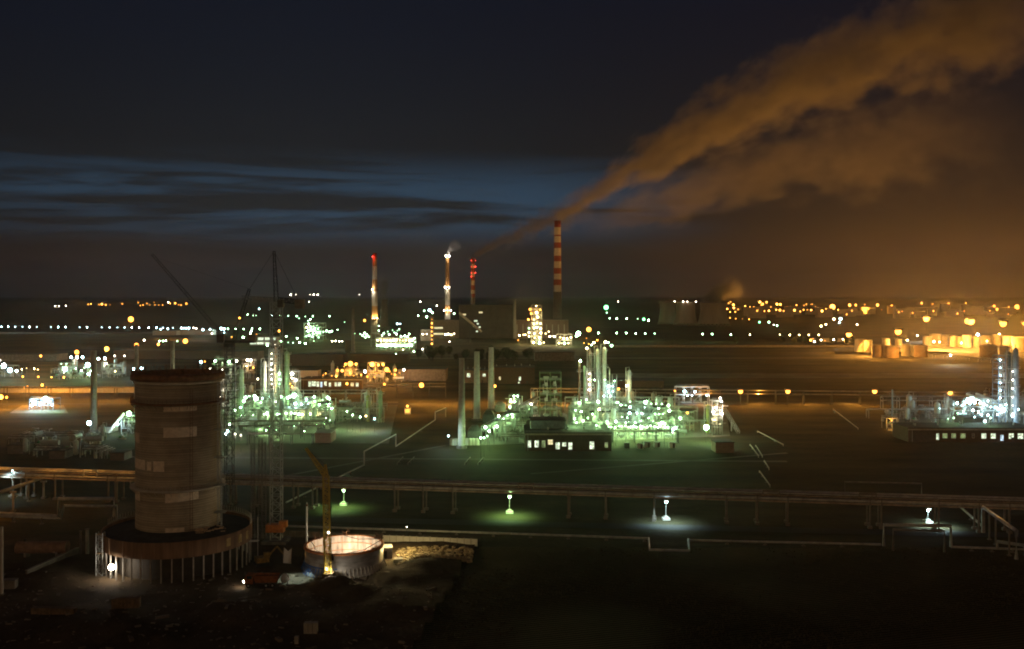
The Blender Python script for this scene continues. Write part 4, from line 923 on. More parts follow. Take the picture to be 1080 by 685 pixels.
def house(label, x0, x1, yt, yb, depth, wallm, windows=(), name='building', cat='building', roofm=None, parapet=True, extra=None, group=None):
    a, b = base_at(x0, yb), base_at(x1, yb); Y = a.y; w = b.x - a.x; hgt = wp(x0, yt, Y).z; t = thing(name, label, cat, ((a.x + b.x) / 2, Y, 0), 0, group)
    MB().box((0, depth / 2, hgt / 2), (w, depth, hgt)).build('wall', wallm, t)
    MB().box((0, depth / 2, hgt + .12), (w + .8, depth + .8, .24)).build('roof', roofm or roofing, t)
    if parapet: MB().box((0, -.1, hgt - .5), (w + .1, .16, .7)).build('cornice', concrete, t)
    if windows and Y < 800:
        for k in range(5): x = -w * .4 + w * .8 * k / 4 + rnd.uniform(-1, 1); MB().cyl((x, depth * rnd.uniform(.3, .8), 0), .35, hgt + .2, hgt + 1.3, 10).cyl((x, depth * .5, 0), .1, hgt + .2, hgt + rnd.uniform(1, 2.4), 6).build('roof_vent', steel, t)
        MB().box((w * .32, -.05, 1.05), (1.0, .1, 2.1)).build('door', steel_dk, t); MB().tube([(-w * .47, -.15, .1), (-w * .47, -.15, hgt - .2)], .08, 6).build('downpipe', steel, t)
    for wd in windows:
        xa, xb, ya, yb_, c = wd; p, q2 = wp(xa, ya, Y), wp(xb, yb_, Y); ww, hh = q2.x - p.x, p.z - q2.z; cx_, cz_ = (p.x + q2.x) / 2 - t.location.x, (p.z + q2.z) / 2
        fo = MB().box((cx_, -.03, cz_ + hh / 2 + .08), (ww + .3, .1, .16)).box((cx_, -.03, cz_ - hh / 2 - .08), (ww + .3, .1, .16)).box((cx_ - ww / 2 - .08, -.03, cz_), (.16, .1, hh)).box((cx_ + ww / 2 + .08, -.03, cz_), (.16, .1, hh)).box((cx_, -.03, cz_), (.1, .09, hh)).box((cx_, -.035, cz_ + hh * .12), (ww, .08, .09)).build('window', concrete_lt, t)
        MB().box((cx_, -.012, cz_), (ww, .02, hh)).build('pane', WIN[c] if c in WIN else glass_dk, fo)
    return t

# ================================================================ middle unit
for px, yt, yb, wt, wb, l_ in ((487, 378, 473, 5.6, 7.8, 'pale tapering stack, nearest and leftmost of the three in a slanting row'), (503, 371, 444, 5.6, 7.4, 'pale tapering stack, middle of the three in a slanting row'), (518, 366.5, 433, 5.4, 7.2, 'pale tapering stack, farthest and rightmost of the three in a slanting row')):
    stack(l_, px, yt, yb, wt, wb, concrete_lt)
for (x0, x1, yt, yb, l_) in ((493, 507, 455, 468, 'dark furnace box beside the nearest of three slanting stacks'), (509, 521, 438, 449, 'dark furnace box beside the middle of three slanting stacks'), (522, 533, 428, 437, 'dark furnace box beside the farthest of three slanting stacks')):
    q0, q1 = gp(x0, yb), gp(x1, yb); w = q1.x - q0.x; hgt = wp(x0, yt, q0.y).z; t = thing('furnace', l_, 'furnace', ((q0.x + q1.x) / 2, q0.y, 0))
    MB().box((0, 5, hgt * .5 + .6), (w, 10, hgt - 1.2)).build('casing', steel_dk, t); MB().add([(-w / 2, 0, hgt + .02), (w / 2, 0, hgt + .02), (w / 2, 10, hgt + .02), (-w / 2, 10, hgt + .02), (-w / 5, 3, hgt + 2), (w / 5, 3, hgt + 2), (w / 5, 7, hgt + 2), (-w / 5, 7, hgt + 2)], [(0, 1, 5, 4), (1, 2, 6, 5), (2, 3, 7, 6), (3, 0, 4, 7), (4, 5, 6, 7)]).build('hood', steel_dk, t)
    for x in (-w / 2 + .3, w / 2 - .3):
        for y in (.3, 9.7): MB().box((x, y, .29), (.4, .4, .58)).build('leg', concrete_dk, t)
for k, px in enumerate((477, 480.5, 492.5, 496, 499.5, 503)):
    q = gp(px, 470); t = thing('white_tank', ORD[k] + ' small white domed tank from the left at the foot of the nearest stack', 'tank', q, 0, 'small white tanks by the nearest stack'); MB().lathe([(1.1, .3), (1.1, 2.4), (.7, 3), (.01, 3.2)], 14).build('shell', white_paint, t); MB().cyl((0, 0, 0), 1.3, 0, .3, 14).build('base', concrete, t)
flood_posts('at the corner beside the nearest stack', [(473, 460, 'b', 1.7, 1.3)], 'lamp by stack', 200, 6, 0)
flood_posts('in the slanting row right of the stacks', [(507, 462, 'w', 1.5), (510.5, 462, 'w', 1.9), (514, 460, 'w', 1.3), (516, 455, 'w', 1.7), (512, 451, 'w', 2.2), (524, 450, 'w', 2.0), (521, 452, 'w', 1.2), (526, 439, 'w', 1.8), (535, 438, 'w', 1.6), (540, 437.5, 'w', 1.4), (528, 444, 'w', 1.2), (531, 442, 'w', 1.0), (560, 426.5, 'n', 1.9), (557.5, 427, 'w', 1.5)], 'lamps right of the stacks', 230, 7, 1.5)
frame('small bright white-lit structure at the far end of the lamp row by the stacks', 537, 547, 417, 437, 5, 3, [(542, 418, 'w', 1.6), (546, 418, 'w', 1.6), (539, 424, 'y', 1.5), (543, 424, 'w', 1.3), (538, 429.5, 'w', 1.9), (543, 429, 'w', 1.9), (547, 430, 'w', 1.5), (540, 433, 'w', 1.2)], 240)
frame('tall dark green steel structure with many decks behind the control building', 569.5, 592, 393, 448, 9, 7, [], 0, m=mat('green_steel', (.16, .22, .12), .6, .2))
bw = [(556.5, 560, 465, 472, 'w'), (564, 568, 465, 472, 'w'), (571.5, 575, 465, 472, 'd'), (578, 583, 464, 469, 'y'), (586, 590.3, 467, 474, 'w'), (593, 597, 467, 471, 'w'), (599.5, 603.5, 467, 474.3, 'w'), (622, 626.5, 466, 473.8, 'w'), (638, 641, 467, 472, 'd')]
cb_ = house('long dark control building with a row of bright windows before the middle unit', 554, 645, 457, 476, 26, brick, bw)
Yb = cb_.location.y
MB().box((wp(579, 440, Yb).x - cb_.location.x, 17, 9.6), (15, 12, 3.4)).build('roof_house', mat('blue_grey_cladding', (.16, .2, .2), .5, .3), cb_); MB().box((wp(579, 440, Yb).x - cb_.location.x, 17, 11.4), (15.6, 12.6, .2)).build('roof_slab', roofing, cb_)
MB().box((0, 1.2, 8.3), (36.0, .12, .1)).box((0, 1.2, 7.9), (36.0, .1, .08)).build('railing', steel, cb_)
column('thin rust-red column, leftmost in the group of tall columns of the middle unit', 611, 381, 438, 2.2, rust, 1, [(612, 381, 'w', 1.9, .6)], 200, pipe=False)
column('thin pale green column next to the rust-red one in the middle unit', 616.5, 386, 438, 2.8, mat('pale_green_paint', (.27, .34, .22), var=.25), 2, [], 0, pipe=False)
column('dark slim column with a ladder of white lamps in the middle unit', 622.5, 371, 439, 3.4, pipe_dk, 4, [(621.5, 394.5, 'n', 1.3, .5), (621.5, 400.3, 'n', 1.2, .5), (621.5, 405.7, 'n', 1.3, .5), (621.5, 411.3, 'n', 1.3, .5), (619, 367.5, 'y', 1.9), (627, 401, 'w', 1.0, .4)], 160)
column('tall beige column, left of the two tallest in the middle unit', 630.3, 368, 437, 4.0, concrete_lt, 3, [(626.5, 361.5, 'y', 1.8), (630, 359, 'o', 1.3), (624, 364, 'w', 1.2)], 110)
column('tall beige column with lamps on top, right of the two tallest', 637.3, 366, 437, 4.4, concrete_lt, 4, [(638.5, 361, 'y', 2.0), (641.5, 361.5, 'w', 1.6), (645, 364.8, 'w', 2.0), (638, 401, 'w', 1.4, .4)], 100)
frame('blue-white lit structure right of the tallest columns of the middle unit', 639.5, 648.5, 404, 438, 6, 5, [(642, 407.5, 'b', 1.7), (646, 407.5, 'b', 1.7), (642, 413, 'b', 1.6), (646, 413, 'b', 1.6), (648, 402, 'w', 1.0), (637, 418, 'b', 1.3), (644, 418, 'b', 1.0)], 110)
MBh = thing('vent_pipe', 'slim bent vent pipe rising over the blue-white lit structure', 'pipe', gp(643, 440)); hY = MBh.location.y
MB().tube([(0, 0, 0), (0, 0, wp(643, 389, hY).z), (-.8, 0, wp(643, 387, hY).z), (-1.2, 0, wp(643, 388.5, hY).z)], .28, 8).build('pipe', white_paint, MBh); MB().tube([(1.4, 0, 0), (1.4, 0, wp(643, 395, hY).z), (3.8, 0, wp(643, 395, hY).z), (3.8, 0, 0)], .22, 8).build('return_pipe', white_paint, MBh)
column('lone pale column with a lamp, right of the tall column group', 663.7, 390.5, 437, 4.2, concrete_lt, 2, [(661, 407, 'y', 1.7)], 110)
mid_l = [(613, 423, 'w', 2.2), (611, 425.5, 'w', 2.3), (618.5, 422, 'w', 1.5), (631, 424, 'w', 2.3), (651, 425, 'w', 2.1), (655, 427, 'w', 2.0), (660, 428, 'w', 1.8), (664.5, 424, 'w', 1.5), (681, 424.5, 'w', 2.6), (679.5, 430, 'b', 1.8), (664.5, 429.5, 'b', 1.6), (664, 436, 'b', 1.9), (677, 436, 'b', 1.9), (672, 436, 'b', 1.0), (607, 433, 'w', 1.8), (613, 434.5, 'w', 1.8), (632, 432, 'y', 2.0), (647.5, 432.5, 'y', 2.0), (636, 432, 'y', 1.3), (694.5, 431, 'w', 1.8), (705, 428, 'w', 2.0), (706, 433.5, 'w', 2.3), (699, 437, 'w', 1.1), (691, 437, 'w', 1.0), (695, 437, 'w', 1.0), (687, 426, 'w', .9), (692, 426, 'w', .9), (698, 426.5, 'w', .9), (717.5, 441.5, 'w', 2.1), (606, 442, 'w', 1.5), (615, 444, 'w', 1.6), (612, 449.5, 'w', 1.6), (608, 446, 'w', 1.0), (620, 441, 'w', 1.0), (640, 444.5, 'w', 1.8), (649.5, 445, 'w', 1.8), (689, 445.5, 'w', 1.7), (698, 446, 'w', 1.9), (701, 447.5, 'w', 1.5), (670, 446, 'w', 1.0), (660, 446, 'w', 1.0), (625, 437, 'w', .9), (656, 440, 'w', .9), (684, 441, 'w', .9), (629, 449, 'w', 1.4)]
flood_posts('among the pipework of the middle unit', mid_l, 'lamps of the middle unit', 210, 8.5, 2.5)
cooler('long bank of air coolers on many legs at the near edge of the middle unit', 601, 711, 463, 5.6, 7, [(601 + k * 3.7 + rnd.uniform(-.8, .8), 450 + rnd.uniform(-.8, .9), 'w', rnd.choice((.9, 1.2, 1.5)), 2.2) for k in range(29)] + [(712.5, 451.5, 'w', 2.2), (710, 453, 'b', 1.6)], 75)
cooler('second bank of air coolers just behind the long one in the middle unit', 622, 700, 449, 6.5, 6)
bridge('two-tier pipe bridge across the back of the middle unit', 596, 716, 436, 6.5, 6, 2)
bridge('two-tier pipe bridge through the centre of the middle unit', 600, 735, 446, 6, 6, 2)
bridge('dark pipe bridge before the coolers at the control building', 600, 715, 467, 5, 4, 1, True)
bridge('thin pipe bridge from the middle unit to the right-hand tower', 700, 760, 455, 5, 4)
bridge('slanting pipe bridge from the nearest stack up towards the green structure', 512, 566, 466, 5, 5, 2, False, (), 0, 432)
gsteel = mat('pale_green_steel', (.34, .42, .32), .6, .15, var=.25)
for k, (x0, x1, yt, yb, lv, l_) in enumerate(((602, 613, 428, 450, 4, 'four-deck steel structure at the left end of the middle unit'), (619, 629, 426, 445, 4, 'four-deck steel structure below the column with a ladder of lamps'), (652, 668, 427, 448, 4, 'broad four-deck steel structure under the lone pale column'), (672, 686, 423, 449, 5, 'five-deck steel structure in the centre right of the middle unit'), (689, 703, 430, 450, 3, 'three-deck steel structure behind the right end of the long coolers'), (718, 732, 434, 455, 3, 'three-deck steel structure between the coolers and the right tower'))): frame(l_, x0, x1, yt, yb, 7, lv, m=gsteel, bays=3)
for k, (x0, x1, yt, yb, lv, l_) in enumerate(((522, 533, 444, 462, 3, 'near steel structure on the slope right of the three stacks'), (536, 548, 436, 452, 3, 'far steel structure on the slope right of the three stacks'), (549, 560, 428, 446, 4, 'steel structure between the stack lamps and the green deck tower'))): frame(l_, x0, x1, yt, yb, 6, lv, m=gsteel, bays=2)
for k in range(26): flood_posts('low among the pumps of the middle unit', [(rnd.uniform(602, 715), rnd.uniform(440, 458), 'w', rnd.uniform(.5, .8), .5)], 'small lamps of the middle unit', 120, 3.5, 1)
clutter('in the middle unit', [(602, 461), (722, 461), (712, 426), (604, 426)], {'drum': 30, 'vert': 34, 'skid': 12, 'pipes': 34}, 'middle unit equipment')
clutter('on the slope right of the stacks', [(516, 468), (556, 468), (566, 430), (546, 434)], {'drum': 6, 'vert': 10, 'skid': 6, 'pipes': 16}, 'equipment right of the stacks')
flood_posts('right of the middle unit', [(745, 451, 'w', 2.8, 2.0), (725, 435.5, 'o', 2.0, .8), (712, 412, 'o', 2.2, 1.2)], 'lamps right of the middle unit', 330, 6.5, .5)
column('short yellow-green column by the large lamp right of the middle unit', 746.5, 427, 457, 4.0, mat('olive_paint', (.32, .34, .12), var=.25), 2)
frame('narrow lamp-lit stair tower at the right end of the middle unit', 751, 762, 423, 459, 5, 4, [(759.5, 420, 'n', 1.6), (760.8, 423.5, 'n', 1.8), (755, 430, 'n', 1.9), (752.5, 434.5, 'n', 1.8), (761.5, 436.5, 'n', 1.7), (754, 443, 'y', 1.2)], 130)
a, b = gp(779, 458), gp(764, 452); t = thing('conveyor', 'slanting pale conveyor leaning against the stair tower at the right', 'conveyor', (*a.xy, 0)); MB().lattice((0, 0, .8), (b.x - a.x, b.y - a.y, 9.5), 1.3, 9, .14).build('truss', steel, t); MB().box(((b.x - a.x) * .5, (b.y - a.y) * .5, 2.2), (.4, 1.2, 4.4)).build('trestle', steel, t)
t = frame('open steel gantry with two lamps behind the middle unit', 713, 748, 408, 424, 5, 2, [(722, 413, 'b', 1.9), (733, 413.5, 'b', 1.8), (725, 417.5, 'b', 1.0, .4), (730, 417.5, 'b', 1.0, .4), (745.5, 417.3, 'b', 1.0, .4)], 260, fill=False, bays=4)
house('small brown shed with dark roof right of the middle unit', 755, 774, 467, 478, 9, mat('brown_render', (.26, .16, .11), var=.2), [], 'shed', 'shed', parapet=False)
for k, (px, pyb, w, c) in enumerate(((675, 473.5, 6, concrete_lt), (682.5, 472, 7, steel), (693, 472, 6, steel), (709, 472.5, 6, white_paint), (661, 473, 5, steel_dk))):
    q = gp(px, pyb); t = thing('storage_container', ORD[k] + ' low container ' + ('from the left ' if k < 4 else '') + 'in the row right of the control building' if k < 4 else 'dark low container nearest the control building, left of the row', 'container', q, 0, 'containers before the coolers'); s = w * mpp(q.y)
    MB().box((0, 0, 1.2), (s, 2.4, 2.2)).build('body', c, t); MB().box((0, 0, 2.36), (s + .1, 2.5, .1)).build('roof', roofing, t); MB().box((s * .2, -1.22, 1.1), (.9, .05, 1.9)).build('door', steel_dk, t)

# ================================================================ left unit (behind and right of the concrete tower)
column('short pale lit column at the left of the left unit column group', 279, 381, 434, 4.0, concrete_lt, 2)
frame('slim lattice stair tower with a ladder of white lamps in the left unit', 283.5, 289, 368, 434, 4, 9, [(286.2, 373.5, 'n', 1.5), (286.2, 378.7, 'n', 1.5), (286.4, 384, 'n', 1.6), (286.6, 390, 'n', 1.6), (287, 394.7, 'n', 1.7), (287, 400.3, 'n', 1.6), (287, 405.3, 'n', 1.6), (287, 410, 'n', 1.4)], 130, fill=False, bays=1, name='stair_tower')
column('tall thin brown column right of the lamp-lit stair tower', 291, 366, 434, 2.6, mat('brown_paint', (.30, .2, .12), var=.2), 3, [(290, 364, 'n', 1.1, .4)], 120, pipe=False)
column('tall beige column in the centre of the left unit', 296, 368, 434, 3.2, concrete_lt, 3, [(295, 394.5, 'w', 2.0), (295.3, 401, 'w', 2.0), (295, 405.3, 'w', 1.7)], 170)
column('broad green-lit column at the right of the left unit column group', 302.5, 371, 433, 6.0, mat('pale_green_paint', (.22, .40, .24)), 5)
frame('lamp-hung steel frame right of the broad green-lit column', 305.5, 315, 392, 432, 5, 4, [(308, 394.5, 'n', 2.0), (308, 399, 'n', 1.6), (312, 401.5, 'n', 1.2), (306, 405, 'o', 1.3), (308, 408, 'o', 1.5)], 140)
column('broad pale green column at the left end of the left unit', 253.5, 389, 440, 7.5, mat('pale_green_paint', (.22, .40, .24)), 3, [(272, 400, 'n', 1.6, .8)], 160)
column('green-lit slim column behind the dark crane mast', 245.5, 396, 440, 3.2, mat('pale_green_paint', (.22, .40, .24)), 2)
frame('cluttered dark steel structure beside the right edge of the concrete tower', 226, 248, 379, 446, 8, 8, [(227, 381, 'w', 1.9), (241.5, 382, 'w', 2.3), (249.5, 381, 'n', 1.7), (235, 390, 'n', 1.6), (233, 400.5, 'n', 1.2), (231, 410, 'n', 1.2), (232, 419, 'n', 1.6), (231, 447, 'w', 1.7)], 170, m=steel_dk)
frame('small frame with two white lamps and orange deck behind the left unit', 256, 268, 379, 400, 6, 3, [(261, 380, 'n', 1.9), (264.5, 380.3, 'n', 1.9), (260, 386.5, 'y', 1.1), (267, 388, 'o', 1.5)], 200)
left_l = [(257, 423.5, 'w', 2.2), (259, 419.5, 'w', 2.2), (263, 418.5, 'w', 1.4), (268.5, 418, 'w', 2.2), (270, 421, 'w', 2.4), (277, 420.5, 'b', 1.6), (284.5, 419.3, 'b', 2.3), (296.5, 419.3, 'w', 2.2), (303, 420, 'w', 2.1), (306, 418.5, 'w', 2.0), (310.5, 417.5, 'w', 2.5), (314.5, 419, 'w', 2.2), (297.5, 425.5, 'b', 2.0), (311.5, 426, 'b', 1.9), (318, 426.5, 'b', 1.7), (323, 422, 'b', 2.3), (325.5, 426, 'b', 2.0), (331.5, 419, 'w', 2.1), (332, 423.5, 'w', 1.5), (345.5, 419.5, 'w', 2.3), (347.5, 421, 'w', 1.7), (337, 427, 'w', 1.7), (344.5, 426, 'w', 1.8), (347.5, 425.5, 'w', 1.7), (350, 431, 'w', 1.8), (254, 430, 'b', 1.7), (291, 424, 'w', 1.0), (340, 422, 'w', 1.0), (275, 425, 'w', .9), (248, 433, 'w', 1.0), (242, 447.5, 'w', 1.8), (240, 455, 'b', 2.1), (238.5, 458, 'b', 2.0), (248, 458, 'n', 1.1), (254, 459, 'n', 1.0), (366, 434, 'w', 1.0), (372, 438, 'w', 1.0), (386, 439, 'y', 1.9), (395, 442, 'b', 1.6), (380, 440, 'w', 1.2)]
flood_posts('among the pipework of the left unit', left_l, 'lamps of the left unit', 210, 8.5, 2.5)
cooler('long lit bank of air coolers in the left unit', 262, 352, 446, 6.2, 8, [(x + rnd.uniform(-.5, .5), 436.8 + rnd.uniform(-1, 1.4), 'y' if x > 318 else 'w', rnd.choice((1.3, 1.7, 2.0)), 1) for x in (279, 282, 285, 292, 295, 302, 307, 311, 315, 319, 324, 327, 331, 333, 338, 343)], 120)
cooler('second bank of air coolers behind the lit one in the left unit', 250, 338, 433, 6, 7)
bridge('bright two-tier pipe bridge across the back of the left unit', 248, 398, 427, 6.5, 6, 2)
bridge('dark two-tier pipe bridge along the near edge of the left unit', 246, 342, 462, 5.5, 6, 2, True)
bridge('dark pipe bridge in front of the left unit nearest the meadow', 262, 330, 469, 4.5, 5, 1, True)
bridge('lit pipe bridge from the left unit to the two short columns', 340, 405, 442, 5.5, 5)
for k, (x0, x1, yt, yb, lv, l_) in enumerate(((261, 273, 424, 446, 4, 'four-deck steel structure at the left of the left unit coolers'), (276, 284, 416, 440, 4, 'narrow steel structure before the short pale column of the left unit'), (316, 329, 423, 445, 4, 'four-deck steel structure at the centre right of the left unit'), (333, 349, 426, 447, 3, 'broad three-deck steel structure at the right of the left unit'), (355, 372, 430, 446, 3, 'three-deck steel structure right of the left unit coolers'))): frame(l_, x0, x1, yt, yb, 7, lv, m=gsteel, bays=3)
for k in range(22): flood_posts('low among the pumps of the left unit', [(rnd.uniform(250, 352), rnd.uniform(433, 455), 'w', rnd.uniform(.5, .8), .5)], 'small lamps of the left unit', 120, 3.5, 1)
clutter('in the left unit', [(248, 463), (352, 450), (350, 424), (252, 424)], {'drum': 26, 'vert': 32, 'skid': 12, 'pipes': 30}, 'left unit equipment')
clutter('between the left unit and the orange lamps', [(352, 446), (412, 446), (404, 428), (354, 428)], {'drum': 5, 'vert': 5, 'skid': 5, 'pipes': 8}, 'equipment right of the left unit')
column('pale green column, right of the two short ones beyond the left unit', 401.3, 412, 445, 4.4, mat('pale_green_paint', (.22, .40, .24)), 2, [], 0)
column('olive column, left of the two short ones beyond the left unit', 388, 417, 445, 4.0, mat('olive_paint', (.32, .34, .12)), 1)
house('small pale shed alone on the meadow before the left unit', 332, 349, 457, 467.5, 12, mat('pale_brown_render', (.34, .22, .15), var=.2), [], 'shed', 'shed', roofm=concrete_lt, parapet=False)
house('long low building with a row of white lit windows behind the left unit', 318, 382, 400, 412, 22, brick, [(325.5, 328, 402.5, 408, 'w'), (329, 333, 402.5, 407.5, 'w'), (334, 336.5, 403, 408, 'w'), (338, 340, 403, 408.5, 'b'), (342, 344.5, 402.5, 407, 'w'), (347, 349, 404, 408, 'w'), (353, 355.5, 403.5, 407.5, 'w'), (356.5, 359.5, 403.5, 407.5, 'w'), (370, 373, 404, 407.5, 'y'), (375.5, 378, 404, 408, 'w')])

# ================================================================ orange-lit unit
frame('orange-lit furnace structure, left of two in the orange unit', 363.5, 375.5, 383.5, 404, 9, 3, [(364.5, 384.3, 'o', 2.2), (369.5, 383.8, 'o', 2.6), (375.5, 384.3, 'o', 2.0), (368, 396, 'o', 1.5), (373, 397, 'o', 1.5)], 620, ldy=1.6, m=mat('pale_steel', (.5, .46, .4), .6, .1))
frame('orange-lit furnace structure with a broad portal, right of two in the orange unit', 388, 404.5, 383, 404, 9, 2, [(392.5, 384.6, 'o', 2.4), (399, 385.2, 'o', 2.0), (404, 384.6, 'o', 2.2), (389, 395, 'o', 1.4)], 620, ldy=1.6, m=mat('pale_steel', (.5, .46, .4)))
flood_posts('in the orange-lit unit', [(356, 391, 'o', 1.9), (361, 391.2, 'o', 2.2), (385, 392, 'n', 2.1), (387.5, 397.5, 'o', 1.9), (408, 390, 'o', 2.4), (411, 392, 'o', 1.6), (417, 390.6, 'o', 2.3), (416.5, 395.5, 'o', 1.8), (421.5, 393.5, 'o', 1.3), (426, 390.3, 'n', 1.9), (354.5, 397, 'o', 1.5), (350, 396.5, 'o', 1.2), (381, 395.5, 'o', 1.2), (395, 398, 'o', 1.3), (413, 394.5, 'o', 1.1), (341, 396, 'o', 1.2), (343.5, 394, 'o', .9)], 'lamps of the orange unit', 560, 9, 3)
clutter('in the orange-lit unit', [(342, 404), (424, 403), (420, 394), (346, 394)], {'drum': 8, 'vert': 8, 'skid': 6, 'pipes': 10}, 'orange unit equipment')
house('low orange-lit shed left of the orange unit', 316, 335, 391, 398.5, 14, concrete_lt, [], 'shed', 'shed', parapet=False)
bridge('dark pipe bridge before the orange-lit unit', 384, 470, 420, 7, 6, 2, True)
for k, (px, py, r, l_, pw) in enumerate(((366, 405, 2.1, 'orange street lamp before the windowed building below the orange unit', 500), (405.5, 405.5, 2.0, 'orange street lamp below the right furnace structure', 500), (444.5, 406.5, 2.6, 'hazy orange street lamp right of the orange unit', 900), (522, 407.5, 2.2, 'orange street lamp behind the farthest of the three stacks', 600), (652.5, 410.5, 2.1, 'orange street lamp between the blue-white structure and the lone column', 600))):
    lamp_post(gp(px, py, 9.5), 'o', r, l_, None, pw, False, 'street_lamp')
q = gp(430, 437); t = thing('lit_cabin', 'small cabin glowing orange beside the road right of the left unit', 'cabin', q); MB().box((0, 0, 1.7), (3, 3, 3.3)).build('body', concrete_lt, t); MB().box((0, 0, 3.45), (3.4, 3.4, .2)).build('roof', roofing, t); lp = MB().box((0, -1.53, 1.9), (2.2, .05, 1.8)).build('window', glow('orange_lit_window', (1, .45, .08), 2.0), t); bulb(q + Vector((0, -1.8, 4.6)), .9, 'o', t); light(q + Vector((0, -3, 5)), 420, 'o')

# sodium lamps along the plant road and the long rack behind the units
bridge('very long dark pipe bridge behind the middle and right units', 560, 1120, 424, 6.0, 6, 2, True, (), 0, 430, step=16)
bridge('very long dark pipe bridge behind the left unit', -40, 240, 418, 6.0, 6, 1, True, (), 0, 420, step=14)
for k, px in enumerate((781, 831, 922.5)):
    lamp_post(gp(px, 413, 9), 'o', 2.5, ORD[k] + ' orange street lamp from the left along the dark road right of the gantry', 'street lamps along the plant road', 1100, True, 'street_lamp')
lamp_post(gp(1002, 414.5, 8), 'o', 2.4, 'orange lamp just above the white column of the right unit', None, 700, True, 'street_lamp')
for px in (800, 852, 900, 560, 598, 445, 470, 492, 530, 745): light(Vector(((px - CX) / F * 588, 588, 6)), 1700, 'o')

# ================================================================ right unit
column('white column at the left end of the bright right unit', 999.5, 419, 441, 4.2, white_paint, 1, [], 0)
frame('tall blue-lit column structure at the right photo edge, left half', 1053, 1060.5, 375, 447, 6, 10, [(1055, 380 + 8 * k, 'b', .9, .5) for k in range(8)], 45, bays=1, m=mat('blue_steel', (.22, .30, .42), .6, .2))
column('thick blue-grey column at the right photo edge', 1071, 367, 447, 5.5, mat('blue_grey_paint', (.28, .34, .42), var=.2), 8, [(1068, 392 + 9 * k, 'n', 1.0, .5) for k in range(6)], 45)
column('slim dark column between the blue-lit structure and the thick column', 1064.5, 371, 447, 3.0, steel_dk, 5)
rl_ = [(1021.5, 422.5, 'b', 2.6), (1025, 422, 'b', 2.8), (1028, 424.5, 'b', 2.2), (1023, 426, 'b', 1.8), (1009.5, 425.5, 'b', 2.0), (1015, 428, 'b', 1.9), (1034, 425.5, 'b', 2.0), (1037.5, 427, 'b', 2.0), (1042, 423, 'b', 1.6), (1041, 428.5, 'b', 1.9), (1045, 429.5, 'b', 1.7), (1050, 430, 'b', 2.0), (1053, 432, 'b', 2.2), (1058, 432.5, 'b', 2.4), (1061, 427, 'b', 1.9), (1064, 428.5, 'b', 1.8), (1026, 433, 'b', 1.9), (1032, 435, 'b', 1.7), (1035, 437.5, 'b', 1.8), (1042, 438, 'b', 1.7), (1039, 444.5, 'b', 2.0), (1052, 437.5, 'b', 1.7), (1068, 439, 'b', 2.2), (1028, 440, 'b', 1.3), (1045, 441, 'w', 1.2), (1010, 436, 'w', 1.4), (1016, 434, 'w', 1.2), (1006, 441, 'w', 1.3), (1074, 432, 'b', 1.5), (991, 431, 'b', .9), (1000, 442, 'w', 1.0)]
flood_posts('in the bright right unit', rl_, 'lamps of the right unit', 130, 8, 2)
bridge('bright two-tier pipe bridge across the right unit', 1004, 1130, 446, 6, 6, 2)
bridge('long low pipe bridge left of the white column of the right unit', 915, 1000, 441, 4.5, 5, 1)
bridge('dim rear pipe bridge behind the right unit', 930, 1120, 433, 5.5, 5, 2)
for (xa, ya, xb, yb, l_) in ((1030, 436, 1090, 449, 'brightly lit covered conveyor sloping down through the right unit'), (1020, 436, 1064, 442, 'second lit conveyor behind the sloping one in the right unit')):
    a, b = gp(xa, ya), gp(xb, yb); t = thing('conveyor', l_, 'conveyor', (*a.xy, 0)); d = b - a; MB().tube([(0, 0, 10.5), (d.x, d.y, 4)], 1.0, 8).build('gallery', white_paint, t)
    for k in (.15, .5, .85): z = 10.5 - 6.5 * k - .9; MB().box((d.x * k, d.y * k, z / 2), (.4, .8, z)).build('trestle', steel, t)
clutter('in the right unit', [(1002, 449), (1085, 449), (1080, 425), (1006, 426)], {'drum': 10, 'vert': 12, 'skid': 8, 'pipes': 14}, 'right unit equipment')
clutter('left of the white column', [(930, 449), (996, 449), (992, 434), (934, 436)], {'drum': 4, 'vert': 4, 'skid': 5, 'pipes': 9}, 'equipment left of the right unit')
house('long dark building with green lit windows before the right unit', 958, 1092, 452, 466.5, 18, brick, [(987.6, 990.2, 457.5, 464, 'w'), (994, 999, 457.5, 462.3, 'd'), (1003.5, 1008, 457.5, 462.3, 'd'), (1013, 1018, 457.5, 462.5, 'd'), (1025.5, 1027.5, 458, 462, 'x'), (1035.2, 1040, 457.5, 462.7, 'w'), (1045, 1050, 457.5, 462.7, 'w'), (1055.2, 1058.2, 459, 465, 'b'), (1064, 1069, 457.5, 463, 'w'), (1073.5, 1079, 457.5, 463, 'w')])
house('dark windowless block on the near side of the bright right unit', 1016, 1037, 441, 452.5, 10, steel_dk, [], parapet=False)
t = frame('low structure with an orange lit box left of the right unit', 935, 946, 441, 453, 6, 1, [(940.5, 443.5, 'o', 1.2, 1)], 260)
column('slim blue-grey mast-like column left of the right unit', 941, 411, 446, 1.6, mat('blue_grey_paint', (.28, .34, .42)), 1, pipe=False)

